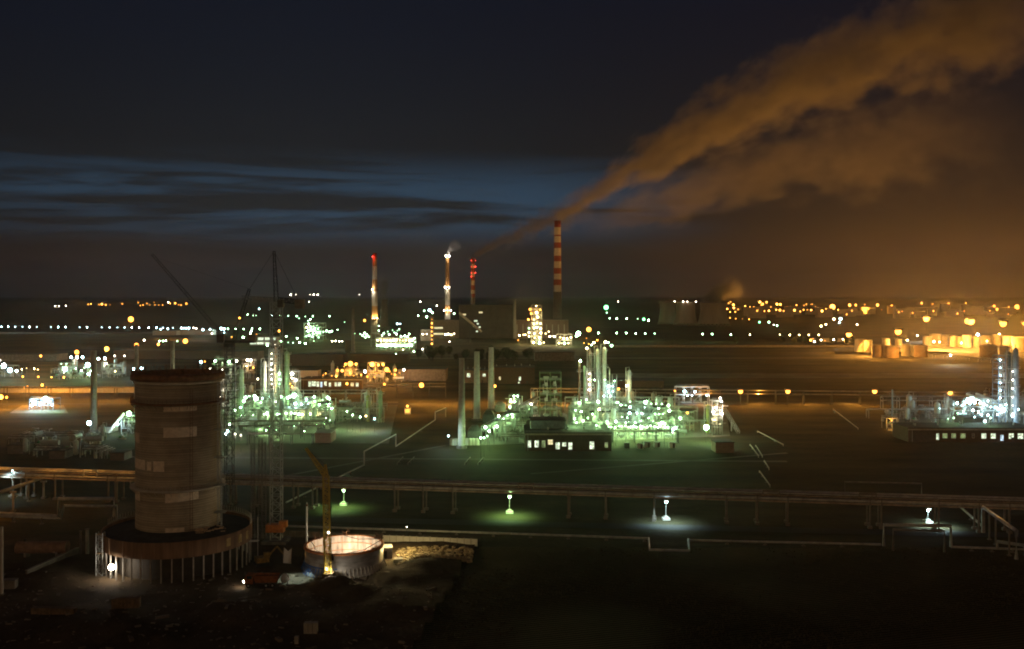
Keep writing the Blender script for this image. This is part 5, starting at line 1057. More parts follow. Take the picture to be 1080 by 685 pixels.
# ================================================================ far left plant
stack('pale concrete stack standing alone at the left, lamp at its foot', 99, 370, 456, 5.4, 7.0, concrete)
stack('pale stack rising behind the left rim of the concrete tower', 144, 363.5, 440, 3.9, 5.4, concrete); stack('pale stack rising behind the middle of the concrete tower', 182, 359.5, 440, 3.9, 5.4, concrete)
flood_posts('at the foot of the lone left stack', [(94, 446.5, 'b', 2.4, 1.0)], 'lamp at the lone stack', 160, 6, 0)
house('small pale lit shed right of the lone left stack', 104, 117.5, 450.5, 456.5, 8, white_paint, [], 'shed', 'shed', parapet=False)
t = frame('green-lit sloping structure at the left edge of the concrete tower', 128, 150, 438, 458, 8, 3, [(124, 447.5, 'b', 2.2), (136, 436.5, 'w', 2.4)], 420)
a = gp(121, 456); MB().tube([(a.x - t.location.x, -1, .8), (wp(137, 434, a.y).x - t.location.x, -1, wp(137, 434, a.y).z)], .6, 8).build('conveyor', white_paint, t)
frame('compact blue-white lit structure on the left yard', 31, 56, 421, 433, 9, 2, [(34.5, 423, 'b', 2.3), (37, 424, 'b', 1.8), (48, 421, 'b', 2.4), (52, 424, 'b', 1.7), (54.5, 427, 'b', 1.6), (42, 427, 'b', 1.3), (33, 428, 'b', 1.6), (46, 426, 'b', 1.4)], 130, m=mat('blue_steel', (.22, .30, .42)))
light(gp(38, 436) + Vector((0, 0, 5)), 700, 'b', .2); light(gp(58, 435) + Vector((0, 0, 5)), 450, 'w', .2)
flood_posts('beside the blue-white lit structure at the photo edge', [(1, 419, 'o', 2.5, 1.5), (7, 419.3, 'o', 2.2, 1.5)], 'lamps left of the blue structure', 500, 7, 0)
ll = [(75, 377, 'b', 1.9), (81.3, 377, 'n', 1.9), (87, 377, 'b', 1.9), (103.8, 378.5, 'b', 2.1), (110.5, 378.3, 'b', 2.1), (121, 375.5, 'n', 1.6), (131.3, 375.5, 'n', 1.6), (113, 383.6, 'n', 1.5), (121.5, 391.8, 'y', 1.8), (92.5, 385.2, 'b', 2.4), (96.5, 391.5, 'w', 2.1), (93.5, 394.7, 'b', 2.2), (68.3, 389.5, 'b', 2.6), (70, 384, 'w', 1.4), (64.7, 384, 'w', 1.2), (67, 387, 'w', 1.1), (4, 386, 'b', 2.6), (2, 388, 'w', 1.5), (10.5, 390.7, 'b', 2.4), (17.5, 391.5, 'b', 2.3), (23, 389.7, 'y', 1.2), (28, 388.5, 'y', .9), (36, 389, 'y', 1.2), (40, 390, 'y', .9), (141, 389.5, 'b', 2.0), (149.5, 388.5, 'b', 2.2), (80, 389, 'w', 1.1), (86, 391, 'w', 1.1), (89, 388, 'w', 1.0), (212, 382, 'b', 2.1), (216, 381.5, 'o', 1.8), (216, 390, 'o', 1.9), (222, 389.5, 'n', 2.0)]
flood_posts('in the small plant at the far left', ll, 'lamps of the far left plant', 520, 9, 3)
lo_ = [(43, 375.7, 'o', 2.2), (81, 371.7, 'o', 2.4), (112.5, 368.3, 'o', 2.5), (0, 380, 'n', 1.6), (24, 397.5, 'o', 1.7), (40.5, 397.6, 'o', 1.4), (54.3, 398, 'o', 1.2), (67.3, 398.2, 'o', 1.8), (44.5, 406.4, 'o', 2.2), (29, 407.6, 'o', 1.7), (25.5, 408.5, 'o', 1.1), (49, 408.5, 'o', 1.0), (144, 364.5, 'o', 2.5), (167, 363.5, 'o', 2.2), (195.5, 360, 'o', 2.6), (138, 337, 'o', 3.0), (252.5, 335.5, 'o', 1.9)]
for k, (px, py, c, r) in enumerate(lo_): lamp_post(gp(px, py, 11), c, r, 'orange mast lamp among the far left plants' if k < 14 else ['orange mast lamp over the concrete tower, right', 'largest orange lamp alone above the left lamp row', 'orange lamp on the dark plain between tower and chimneys'][k - 14], 'orange mast lamps at the far left' if k < 14 else None, 1500 if k < 8 else 1800, False, 'mast_lamp')
clutter('in the small plant at the far left', [(56, 402), (136, 400), (130, 388), (60, 388)], {'drum': 6, 'vert': 10, 'skid': 3, 'pipes': 8}, 'far left plant equipment')
frame('lamp-lit steel structure behind the lone left stack', 62, 76, 383, 398, 9, 3, name='process_structure'); frame('green-lit steel structure right of the lone left stack', 108, 124, 384, 399, 9, 3); frame('bright steel structure at the left photo edge', -4, 14, 386, 398, 9, 2)
clutter('on the dark ground behind the left rack', [(2, 486), (132, 486), (132, 462), (2, 462)], {'drum': 6, 'vert': 3, 'skid': 6, 'pipes': 9}, 'dark equipment behind the left rack')
for k, (x0, x1, yt, yb) in enumerate(((52, 68, 476, 484), (8, 26, 470, 479), (116, 131, 478, 486))): house(('middle', 'leftmost', 'rightmost')[k] + ' of three low dark sheds on the unlit ground behind the left rack', x0, x1, yt, yb, 8, mat('grey_board', (.14, .12, .1), var=.3), [], 'shed', 'shed', parapet=False)
# the orange-lit long wall
for px in (8, 36, 64, 92, 118, 140): light(gp(px, 409.5, 8), 1500, 'o')
house('long low pale wall building glowing under orange lamps at the far left', -30, 148, 409.5, 414.5, 7, concrete_lt, [], 'warehouse', 'warehouse', parapet=False)
LK = 6.0
# ================================================================ distance: chimneys, power station, tank farm, town
RW = [0, 1]
stack('red and white banded chimney with a red beacon, leftmost of the tall chimneys', 395.2, 267, 353, 4.4, 7.6, None, [(267, 0), (274, 3), (281, 1), (295, 3), (308, 1), (323, 3), (338, 2)], 'banded_chimney', lamps=[(393, 271, 'r', 1.3), (392.5, 305.5, 'n', 1.1, 2.5), (393, 336, 'y', .8, 4), (398, 336, 'y', .8, 4)], pw=700, collars=(306, 337))
stack('ochre and pale chimney with white-lit collars left of the striped power station chimneys', 472, 268, 355, 3.6, 6.6, None, [(268, 1), (272, 3), (303, 1), (322, 3), (331, 1), (338, 2)], 'banded_chimney', lamps=[(470.5, 270.3, 'n', 1.4), (473.8, 270.3, 'n', 1.5), (469.5, 303.2, 'n', 1.5), (473.5, 303.2, 'n', 1.5), (468.5, 327.7, 'n', 1.2), (472, 327.7, 'n', 1.3), (475.5, 327.7, 'n', 1.2)], pw=420, collars=(271, 304, 328))
stack('red and white chimney dotted with red beacons, between the ochre one and the widest', 498.8, 272, 338, 3.8, 5.6, None, [(272, 0), (279, 1), (283, 0), (288, 1), (292, 0), (296, 1), (301, 0), (306, 1), (310, 0), (314, 2)], 'banded_chimney', lamps=[(497, 275, 'r', .9), (501.5, 275, 'r', .9), (497, 281.5, 'r', .8), (501.5, 281.5, 'r', .9), (497, 288, 'r', .9), (501.5, 288, 'r', .8), (497, 292, 'r', .9)], pw=0)
stack('widest and tallest red and white banded chimney, pouring the long smoke', 588, 233, 340, 6.6, 9.4, None, [(233, 0), (240, 1), (248, 0), (249.5, 1), (256, 0), (262, 1), (270, 0), (276, 1), (283, 0), (289, 1), (295, 0), (301, 1), (308, 2)], 'banded_chimney')
stack('thin grey chimney trailing faint smoke left of the power station hall', 543, 316, 358, 2.2, 3.4, concrete_lt); stack('thin dark stack left of the leftmost banded chimney', 372.3, 325, 372, 2.4, 4.2, concrete_dk)
house('square brick base block under the thin dark stack', 364, 371, 359, 372, 12, brick, [], parapet=False)
stack('broad dim grey chimney behind the leftmost banded chimney, steaming', 405.5, 316, 345, 6.6, 9, concrete_dk, None, 'chimney')
hm_ = mat('hall_cladding', (.22, .165, .13), var=.2, scale=.1, stretch=(1, 1, .2))
house('pale wide power station hall behind the yellow-lit fractionating tower', 541, 599.5, 337.5, 357, 60, hm_, [], 'power_station_hall', 'hall'); 
hh = bpy.data.objects['power_station_hall']; 
for k in range(9): MB().box((-36 + k * 9.0, -.3, 11), (1.4, .5, 20)).build('pilaster', concrete_lt, hh)
house('huge dark boiler house around the chimney with red beacons', 484, 541, 322, 357, 70, mat('soot_dark_cladding', (.06, .052, .045), var=.3, scale=.1), [(500, 503.5, 338, 339.5, 'w'), (503, 505, 341, 342.5, 'w'), (505, 507, 344.5, 346, 'w'), (499, 500.8, 343.5, 345, 'w'), (502, 504, 349, 350.5, 'w'), (488, 491.5, 331.3, 332.8, 'y'), (505, 509, 329, 330.5, 'y')], 'boiler_house', 'hall', parapet=False)
house('stepped dark block left of the boiler house below the ochre chimney', 455, 484, 338, 357, 40, concrete_dk, [(458, 467, 345.2, 347, 'y'), (457, 468, 351.5, 353.3, 'y'), (469, 478, 352, 354, 'n' if False else 'y')], 'plant_block', 'building', parapet=False)
house('small pink-lit block at the left foot of the ochre chimney', 443.5, 454, 348, 359.5, 20, concrete_lt, [], 'plant_block', 'building', parapet=False)
a, b = gp(508, 361), gp(484, 361); t = thing('conveyor', 'pale diagonal conveyor gallery in front of the dark boiler house', 'conveyor', (*a.xy, 0)); MB().tube([(0, 0, 14), (b.x - a.x, 0, wp(484, 330, b.y).z)], 1.9, 6).build('gallery', concrete, t); MB().box(((b.x - a.x) * .5, 0, 12), (1.5, 1.5, 24)).build('trestle', steel_dk, t)
def far_lamps(label, pts, h, group, pw=0, name='lamp_post', cat='lamp', ordinal=False):
    for k, l in enumerate(pts):
        px, py, c, r = l[:4]; lamp_post(gp(px, py, h), c, r, (ORD[k] + ' ' + label) if ordinal else label, group, pw * (l[4] if len(l) > 4 else 1), False, name, cat)
frame('slender fractionating tower strung with yellow-green lights before the power station', 560.5, 571.5, 322, 364, 14, 9, [(559, 326.5, 'o', 1.9), (565.5, 323, 'y', .9), (569.5, 327, 'o', 1.5), (560.3, 331, 'o', 1.7), (566, 330, 'y', 2.0), (557.3, 337.3, 'o', 1.7), (563, 337.5, 'y', 1.5), (567, 334.5, 'y', 1.3), (563.2, 342, 'y', 1.5), (566.3, 341, 'y', 1.3), (570, 341.5, 'y', 1.4), (563.2, 346.5, 'y', 1.5), (566, 345.5, 'w', 1.0), (570, 347, 'y', 1.5), (563.5, 352, 'y', 1.7), (570.3, 351.3, 'y', 1.4), (564, 356.5, 'y', 1.8), (569, 356.5, 'y', 1.6), (562.8, 361.7, 'y', 1.5), (569, 362, 'w', 1.8), (573.5, 361.5, 'y', 1.2)], 600, ldy=2.5, m=mat('pale_steel', (.5, .46, .4)))
frame('short lit annex left of the fractionating tower', 556, 560, 345, 362, 10, 3, [(558, 346.5, 'w', 1.6), (558, 351, 'y', 1.7), (558, 355, 'y', 1.6)], 500, fill=False, bays=1)
frame('low yellow-lit block right of the fractionating tower', 587, 603, 353, 365, 14, 2, [(591, 356, 'y', 1.5), (594.3, 357.2, 'y', 1.4), (598, 357.2, 'y', 1.4), (602, 356.2, 'y', 1.3), (589.5, 362, 'y', 1.4), (592.5, 362.3, 'y', 1.2), (595.5, 362.3, 'w', 1.7), (599.5, 362.3, 'y', 1.4)], 600, ldy=2)
far_lamps('small lamp round the foot of the fractionating tower', [(574, 346.5, 'y', 1.3), (575.5, 352, 'y', 1.7), (578.7, 350, 'y', 1.3), (547.8, 354, 'y', 1.3), (552, 353.3, 'y', 1.5), (554, 353.3, 'y', 1.2), (546.5, 359, 'o', 1.3), (580, 355, 'n', 1.1), (584.5, 355.5, 'n', 1.1)], 12, 'lamps at the fractionating tower', 500)
far_lamps('bright white lamp right of the yellow-lit block', [(610, 352, 'w', 2.4), (608, 354.5, 'w', 1.7)], 12, 'bright lamps right of the block', 900)
far_lamps('large orange lamp right of the power station', [(621, 347.7, 'o', 2.6)], 13, None, 1500, 'mast_lamp'); far_lamps('orange lamp before the power station hall', [(595, 341, 'o', 2.3)], 20, None, 1300, 'mast_lamp')
far_lamps('lamp in the dim orange cluster beyond the tall columns', [(618.5, 357, 'o', 1.3), (621, 363, 'o', 1.2), (616, 362, 'o', 1.0)], 9, 'dim orange cluster', 200)
# unit round the leftmost banded chimney
frame('long low white-lit unit at the right foot of the leftmost banded chimney', 397, 437, 357, 368.5, 20, 2, [(398.5 + 3.3 * k, 359.2 + rnd.uniform(-.3, .3), 'y', 1.3) for k in range(12)] + [(398 + 2.6 * k, 364.7 + rnd.uniform(-.4, .4), 'w', rnd.choice((1.3, 1.6)), .6) for k in range(15)], 260, ldy=2.2, bays=8)
far_lamps('small white lamp above the long low white-lit unit', [(403, 354, 'w', 1.3), (405, 351.5, 'w', 1.0), (409, 350, 'w', 1.0), (410.5, 353, 'w', 1.2), (416, 351, 'w', 1.3), (418, 352.5, 'w', 1.3), (423, 355, 'w', 1.2), (427, 354.5, 'w', 1.5), (430, 355.5, 'w', 1.4), (431.5, 352.5, 'w', 1.1), (437, 357, 'w', 1.3), (438, 361, 'w', 1.2), (414, 348.5, 'w', .8), (419, 349, 'w', .8), (421, 347.5, 'w', .8), (433, 359, 'w', 1.2), (436.5, 371, 'w', 1.2), (425, 369, 'y', .9), (417.5, 373.5, 'w', .9)], 14, 'lamps above the long low unit', 160)
frame('thin lit frame hugging the left foot of the leftmost banded chimney', 391, 400.5, 337, 366, 8, 4, [(399.5, 349, 'w', 1.0), (399.5, 344, 'w', .8)], 100, fill=False)
far_lamps('white lamp in the knot left of the leftmost banded chimney', [(380, 352.5, 'w', 1.2), (382.5, 354, 'w', 1.4), (384.5, 351.5, 'w', 1.2), (387, 353.5, 'w', 1.4), (389, 355.5, 'w', 1.3), (385.5, 356, 'w', 1.0), (374, 352, 'w', 1.0)], 12, 'knot of lamps left of the chimney', 200)
far_lamps('white lamp in the row level with the ochre chimney foot', [(447.5, 328, 'w', 1.8), (453, 327.5, 'b', 2.1), (450, 334.5, 'w', 1.7), (441, 333.3, 'w', 1.0), (456, 330, 'w', 1.5), (479, 331, 'w', 1.5), (443.5, 318.5, 'n', .7), (461, 322.5, 'n', .7), (419, 341.8, 'b', 1.6), (422, 341.8, 'b', 1.5)], 18, 'lamps left of the ochre chimney')
far_lamps('single green lamp on the dark boiler house front', [(518.8, 331, 'g', 2.0)], 20, None); far_lamps('large green lamp with a green glow right of the widest chimney', [(639.3, 324.5, 'g', 2.5, 1)], 18, None, 9000)
far_lamps('small green-white lamp below the large green one', [(640, 330, 'w', 1.2), (643, 336, 'w', 1.2), (650.5, 336.3, 'w', 1.6), (661, 336.3, 'w', 1.2), (679, 337, 'g', 2.2), (672.5, 336.5, 'w', .7), (684, 338, 'w', 1.5), (652, 318.3, 'n', .8)], 12, 'lamps near the green one')
frame('orange-lit narrow stair front at the left of the ochre chimney', 453.8, 457, 335, 364, 6, 6, [(455.5, 337 + 4.3 * k, 'o', 1.2 + .3 * (k in (2, 6))) for k in range(7)], 160, fill=False, bays=1)
far_lamps('pinkish lamp in the bright strip at the ochre chimney foot', [(446, 352.5, 'n', 1.0), (450, 352.5, 'n', 1.2), (470, 353, 'n', 1.6), (473, 352.5, 'n', 1.5), (476, 353.5, 'y', 1.6), (479, 352, 'n', 1.2), (474, 360.5, 'n', .8)], 10, 'bright strip at the ochre chimney', 200)
for k, px in enumerate((446, 450.2, 453.2)):
    q = gp(px, 370.5); t = thing('parked_truck', ORD[k] + ' of three trucks with white headlights below the ochre chimney, from the left', 'truck', q, 0, 'trucks below the ochre chimney'); MB().box((0, 2.5, 1.8), (2.4, 7, 2.6)).build('body', concrete_lt, t); MB().box((0, -1.6, 1.5), (2.2, 1.1, 2.2)).build('cab', steel_dk, t)
    for x in (-1, 1): MB().tube([(x - .2, 0, .5), (x + .2, 0, .5)], .5, 10).tube([(x - .2, 4, .5), (x + .2, 4, .5)], .5, 10).build('wheel', rubber, t)
    bulb(q + Vector((0, -2.9, 2.4)), 1.9, 'n', t, 'headlight'); light(q + Vector((0, -6, 3)), 260, 'n')
# white unit left of centre
frame('bright white-lit refinery block on the plain left of the chimneys', 321, 341, 341, 358.5, 20, 4, [(325.5, 342, 'w', 1.5), (323.5, 345.5, 'y', 1.7), (325, 349.5, 'w', 1.6), (328, 348, 'w', 1.5), (331.5, 348.5, 'w', 1.7), (335.5, 347, 'w', 1.6), (334, 351, 'w', 1.8), (330, 351.8, 'w', 1.6), (337, 351, 'w', 1.7), (326, 354, 'w', 1.4), (323, 355, 'w', 1.4), (329.5, 355.3, 'w', 1.3), (332, 346.5, 'w', 1.2), (327.5, 345, 'w', 1.1)], 500, ldy=2)
far_lamps('white lamp at the right of the bright white-lit refinery block', [(341, 350, 'w', 1.7), (344.3, 349.2, 'w', 1.7), (347.5, 350.2, 'w', 1.6), (350, 349.5, 'w', 1.4), (336, 356, 'w', 1.5), (313.5, 357, 'w', 1.5), (322, 362.5, 'w', 1.4), (316, 361.3, 'w', 1.4), (309, 361.8, 'w', .9), (304, 361.5, 'w', .9), (331, 360, 'w', .9), (350.5, 359.8, 'n', .7), (354, 360, 'n', .7), (358, 360.2, 'n', .8), (361, 360.2, 'n', .8)], 10, 'lamps right of the white-lit block', 300)
house('long low building with two rows of white lights on the plain', 263, 292, 355, 364.5, 25, concrete_lt, [(264.5, 271, 357, 359, 'w'), (272, 278, 356.2, 359, 'w'), (279.5, 285, 356.2, 359, 'w'), (286, 290.5, 356.5, 359, 'w'), (264, 270, 361, 363.4, 'w'), (271, 278, 361, 363.4, 'w'), (279.5, 286, 361.2, 363.4, 'w')], 'workshop', 'building', parapet=False)
far_lamps('white lamp right of the long low building with two rows of lights', [(296, 360, 'w', 1.9), (298, 360.7, 'w', 1.6), (291.5, 355, 'b', 1.2), (302, 355, 'w', 1.0), (282, 364.3, 'w', 1.6), (295, 364.5, 'n', 1.5), (264, 352, 'n', .8), (256.5, 356.2, 'w', 1.7), (244.5, 355.7, 'o', 1.5), (270.5, 353, 'o', 1.8), (294.5, 349.3, 'o', 1.9)], 10, 'lamps by the long low building', 160)
# row of white lamps along the distant road, left
rowx = [1.5, 8.6, 16, 23.7, 31.2, 38.8, 53.7, 61.3, 69, 84, 91.8, 107.3, 115.6, 123.8, 131.4, 139, 146.8, 156.8, 165, 172, 182.5]
far_lamps('white lamp from the left in the long row along the distant left road', [(x, 344.8 + x * .0065, 'b', 1.0) for x in rowx], 12, 'white lamps along the distant left road', 120, ordinal=True)
far_lamps('white lamp on the lit terminal building over the concrete tower', [(169.5, 347.5, 'b', 1.5), (177, 347, 'b', 1.6), (191.5, 346.3, 'b', 1.5), (194, 346.3, 'b', 1.4), (196.5, 346.3, 'b', 1.4), (199, 346.3, 'b', 1.5), (204, 346, 'n', 1.5), (207, 346.6, 'n', 1.4), (214, 348, 'b', 1.7), (221.5, 347.7, 'b', 1.6), (223.5, 352, 'n', 1.5), (233.5, 346.8, 'b', 1.9), (236.5, 347.3, 'b', 1.6), (236.5, 351, 'b', 1.3), (240.5, 347, 'w', 1.4), (248.8, 347, 'w', 1.3), (257, 347.3, 'w', 1.0), (265.8, 347, 'w', 1.3), (264.8, 349.8, 'w', 1.1), (274.2, 347.2, 'w', 1.1), (152, 359, 'n', 1.3), (168, 360, 'w', 1.4), (172, 360, 'w', 1.5), (187, 360, 'w', 1.5), (175, 359.6, 'w', 1.2)], 10, 'lamps of the terminal over the tower', 300)
house('low orange-lit terminal building in the distance above the concrete tower', 161, 186, 349, 354, 20, concrete_lt, [], 'terminal', 'building', parapet=False); house('pale low terminal hall in the distance right of the orange-lit one', 190, 224, 348, 353.5, 20, concrete_lt, [], 'terminal', 'building', parapet=False)
for px, c in ((165, 'o'), (183, 'o'), (197, 'o'), (212, 'n')): light(gp(px, 358) + Vector((0, 0, 6)), 2500, c)
far_lamps('orange town lamp in the left cluster on the horizon', [(93, 321.3, 'o', 1.6), (96, 320.7, 'o', 1.0), (104.5, 321.5, 'o', 1.8), (107.5, 321, 'o', 1.7), (111.5, 321.8, 'o', 1.5), (116, 321.7, 'o', .9), (129, 320.7, 'o', 1.4), (145.8, 319.4, 'o', 1.1), (148, 322.5, 'o', 1.0), (151, 322, 'o', 1.1), (155, 320.3, 'o', 1.7), (158, 322, 'o', 1.1), (162.5, 319, 'o', 1.0), (163.5, 321.8, 'o', 1.4), (167.5, 322, 'o', 1.2), (171.5, 322, 'o', 1.2), (177.5, 319, 'n', 1.0), (179.5, 320.3, 'o', .9), (184.8, 320, 'o', 1.8), (188.5, 321.7, 'o', 1.0), (191, 322, 'o', 1.1), (196.5, 320.5, 'o', 1.9), (175, 310.2, 'n', .7)], 22, 'orange town lamps on the left horizon')
far_lamps('tiny white lamp on the left horizon', [(58.2, 323, 'n', .8), (62, 323.3, 'n', .7), (69.5, 323, 'n', 1.0)], 14, 'tiny white lamps on the left horizon')
far_lamps('tiny white lamp scattered on the dark plain left of the chimneys', [(261, 332, 'w', .9), (267, 333, 'w', .7), (270, 333, 'w', .7), (273.4, 326, 'b', 1.3), (287, 333.3, 'b', 1.3), (295, 333.5, 'w', 1.0), (298, 333.7, 'w', .9), (304, 333.4, 'w', 1.2), (313, 333.6, 'w', 1.2), (315.5, 336, 'w', 1.0), (322, 334, 'w', 1.0), (325, 338.5, 'w', 1.2), (327.5, 337, 'w', 1.0), (330, 333.8, 'w', 1.3), (347.5, 333.7, 'w', 1.1), (356, 348, 'w', .7), (363.5, 340, 'w', .8), (306.5, 311.3, 'n', .6), (312, 311, 'n', .6), (327, 311, 'n', .8), (331, 311, 'n', .8), (335, 311.2, 'n', .7), (326, 318.5, 'n', .6), (379, 311, 'n', .7), (384.5, 338.5, 'o', 2.3)], 12 if False else 13, 'tiny lamps on the dark plain') if False else None
pl = [(261, 332, 'w', .9), (267, 333, 'w', .7), (270, 333, 'w', .7), (273.4, 326, 'b', 1.3), (287, 333.3, 'b', 1.3), (295, 333.5, 'w', 1.0), (298, 333.7, 'w', .9), (304, 333.4, 'w', 1.2), (313, 333.6, 'w', 1.2), (315.5, 336, 'w', 1.0), (322, 334, 'w', 1.0), (325, 338.5, 'w', 1.2), (327.5, 337, 'w', 1.0), (330, 333.8, 'w', 1.3), (347.5, 333.7, 'w', 1.1), (356, 348, 'w', .7), (363.5, 340, 'w', .8), (326, 318.5, 'n', .6)]
far_lamps('tiny white lamp scattered on the dark plain left of the chimneys', pl, 13, 'tiny lamps on the dark plain')
far_lamps('orange lamp left of the leftmost banded chimney', [(384.5, 338.3, 'o', 2.3)], 14, None, 700, 'mast_lamp')
# masts so tall that their lamps stand over the horizon
for k, (px, py) in enumerate(((306.5, 311.2), (312, 311), (327, 311), (331, 311), (335, 311.2), (379, 311))):
    p = wp(px, py, 4200); lamp_post(p, 'n', .75, ORD[k] + ' tiny lamp from the left in the broken row just over the horizon', 'tiny lamps over the horizon', 0, False, 'mast_lamp')
# rows right of centre
far_lamps('white lamp from the left in the row along the distant right road', [(x, y, 'w' if x < 780 else 'y', 1.15) for x, y in ((631, 351.5), (650.5, 351.5), (660.5, 351.5), (670.5, 352), (680.5, 352), (690.5, 352), (741, 352.6), (751, 352.6), (771, 353), (791, 353.2), (822.5, 353.2), (833, 353.5), (843, 353.5), (853, 353.5), (863.5, 353.5))], 11, 'white lamps along the distant right road', 150, ordinal=True)
# cooling towers
for px, yt, yb, w, l_ in ((723, 318.5, 343.5, 25, 'dim cooling tower with small lamps on its rim, middle of three'), (752.5, 319.5, 344, 34, 'dim broad cooling tower giving off pale steam, rightmost of three'), (704, 318.5, 342.5, 20, 'barely visible cooling tower, leftmost of three')):
    q = gp(px, yb); Y = q.y; hgt = wp(px, yt, Y).z; r = w / 2 * mpp(Y); t = thing('cooling_tower', l_, 'cooling tower', q); pr = []
    for k in range(13):
        u = k / 12; z = 5 + (hgt - 5) * u; pr.append((r * (.80 + .20 * ((u - .72) / .72) ** 2), z))
    pr += [(pr[-1][0] - 1.2, hgt), (pr[-1][0] - 1.5, hgt - 12)]
    MB().lathe(pr, 40).build('shell', mat('cooling_tower_concrete', (.30, .24, .19), var=.2, scale=.05, stretch=(1, 1, .15)), t); lg = MB()
    for k in range(24):
        a, b = 2 * PI * k / 24, 2 * PI * (k + .5) / 24
        for s in (b, b - 2 * PI / 24): lg.bar((math.cos(a) * (r + 1), math.sin(a) * (r + 1), 0), (math.cos(s) * r, math.sin(s) * r, 5.2), .7)
    lg.build('leg', concrete, t)
    if w == 25: put_lamps(t, [(711.5, 318.2, 'n', .8), (720.5, 318.3, 'n', .9), (725, 318.3, 'n', .7), (734, 318.5, 'n', .8)], Y - r, 0)
far_lamps('orange lamp at the foot of the middle cooling tower', [(732, 335.3, 'o', 1.5), (722.5, 334.5, 'o', .9)], 10, 'lamps at the cooling tower foot', 900); far_lamps('small white lamp left of the cooling tower foot', [(717, 338.3, 'w', 1.0)], 10, None)
# town on the right
tw = [(764, 325, 1.6), (768.5, 320, 1.6), (770.5, 318.7, 1.5), (773.5, 321.7, 2.0), (774, 325, 1.8), (778.5, 326.5, 1.5), (770, 329.3, 1.1), (775.5, 329.2, 1.3), (767, 326, 1.4), (801.5, 318.8, 1.9), (804.3, 321, 2.2), (808.5, 319, 2.0), (803, 322, 1.7), (798.5, 328, 1.8), (806.3, 328.3, 1.1), (811, 328, 1.7), (819.5, 321, 1.9), (823, 321.3, 2.1), (818.7, 327, 1.2), (822.5, 327.3, 2.1), (826.5, 328.2, 1.6), (838, 327.5, 2.1), (844, 328.7, 1.4), (840, 322, 1.0), (848, 322.3, 1.6), (850.5, 321.2, 1.4), (856.5, 321.2, 1.1), (847.5, 327, 1.5), (851.5, 327, 1.5), (855.5, 327.3, 1.5), (867, 328.3, 1.9), (878, 324, 2.9), (896, 322, 2.3), (898.5, 328, 1.6), (893, 331.8, 1.7), (902.5, 322, 2.0), (925.5, 322, 2.3), (940.5, 323, 2.0), (948, 329.5, 1.7), (951.5, 328.7, 1.5), (962.5, 330.3, 1.5), (972, 320, 1.4), (983.5, 320.7, 1.1), (984.5, 328.3, 1.2), (1000.5, 321, 2.0), (1010, 331, 1.4), (1017, 328.3, 1.6), (1018.7, 320, 1.0), (1048.5, 323, 2.0), (1051.5, 326.5, 2.1), (1072.5, 324, 2.4), (1044, 328, 1.1), (1063.5, 331.5, 1.1), (1064, 324, .9), (946, 327.3, .9), (912, 321.5, 1.2), (930, 327, .9), (786, 323, 1.1), (791, 324, 1.0), (795, 324, 1.2), (813, 324, 1.0), (830, 323.5, 1.0), (834, 324, 1.2), (860, 323.5, 1.0), (871, 326, 1.0), (884, 327, 1.1)]
far_lamps('orange town lamp in the wide glowing field of lights along the right horizon', [(x, y, 'o', r, (1.2 if x < 780 else 1.0) if r > 1.7 else 0) for x, y, r in tw], 26, 'orange town lamps on the right horizon', 5000)
far_lamps('lamp between the town and the distant right road', [(801, 340, 'g', 1.7), (811, 340, 'w', 1.8), (819.5, 343.6, 'w', 1.6), (816, 343, 'n', .9), (866, 344.2, 'y', 1.5), (871, 342.5, 'y', 1.3), (879.5, 336.8, 'y', 2.0), (886.5, 336.5, 'b', 2.3), (885, 340.5, 'b', 1.4), (770, 335.5, 'o', 1.0), (766, 335, 'o', 1.0), (776, 336.3, 'o', 1.0), (783, 336.5, 'o', .9), (790, 337, 'o', .9), (904, 342.5, 'n', .7), (855, 359, 'o', 1.9), (857.5, 357.5, 'o', 1.6), (859, 360.5, 'n', 1.5), (866, 358.8, 'n', 1.5), (879.5, 358.5, 'n', 1.3), (870, 359.5, 'o', 1.0), (889, 358, 'n', 1.0)], 12, 'lamps between the town and the right road', 300)
for k in range(46):                                     # blocks of the town
    px = rnd.uniform(762, 1100); yb = rnd.uniform(327, 336); q = gp(px, yb); w = rnd.uniform(20, 70); hgt = rnd.choice((9, 12, 15, 21, 27))
    if k == 0: px, yb = 913, 331; q = gp(px, yb); w, hgt = 30, 22
    m_ = MB().box((0, 8, hgt / 2), (w, 14, hgt)).box((0, 8, hgt + .5), (w + 1, 15, 1))
    o = m_.build('town_block', [mat('town_render', (.42, .36, .28), var=.2, scale=.05)], None, q); tag(o, 'block of the town glowing orange among the lamps of the right horizon' if k else 'brightest orange-lit block of the town above the tank farm', 'building', 'blocks of the distant town' if k else None)
light(gp(913, 331) + Vector((0, -25, 14)), 60000, 'o')
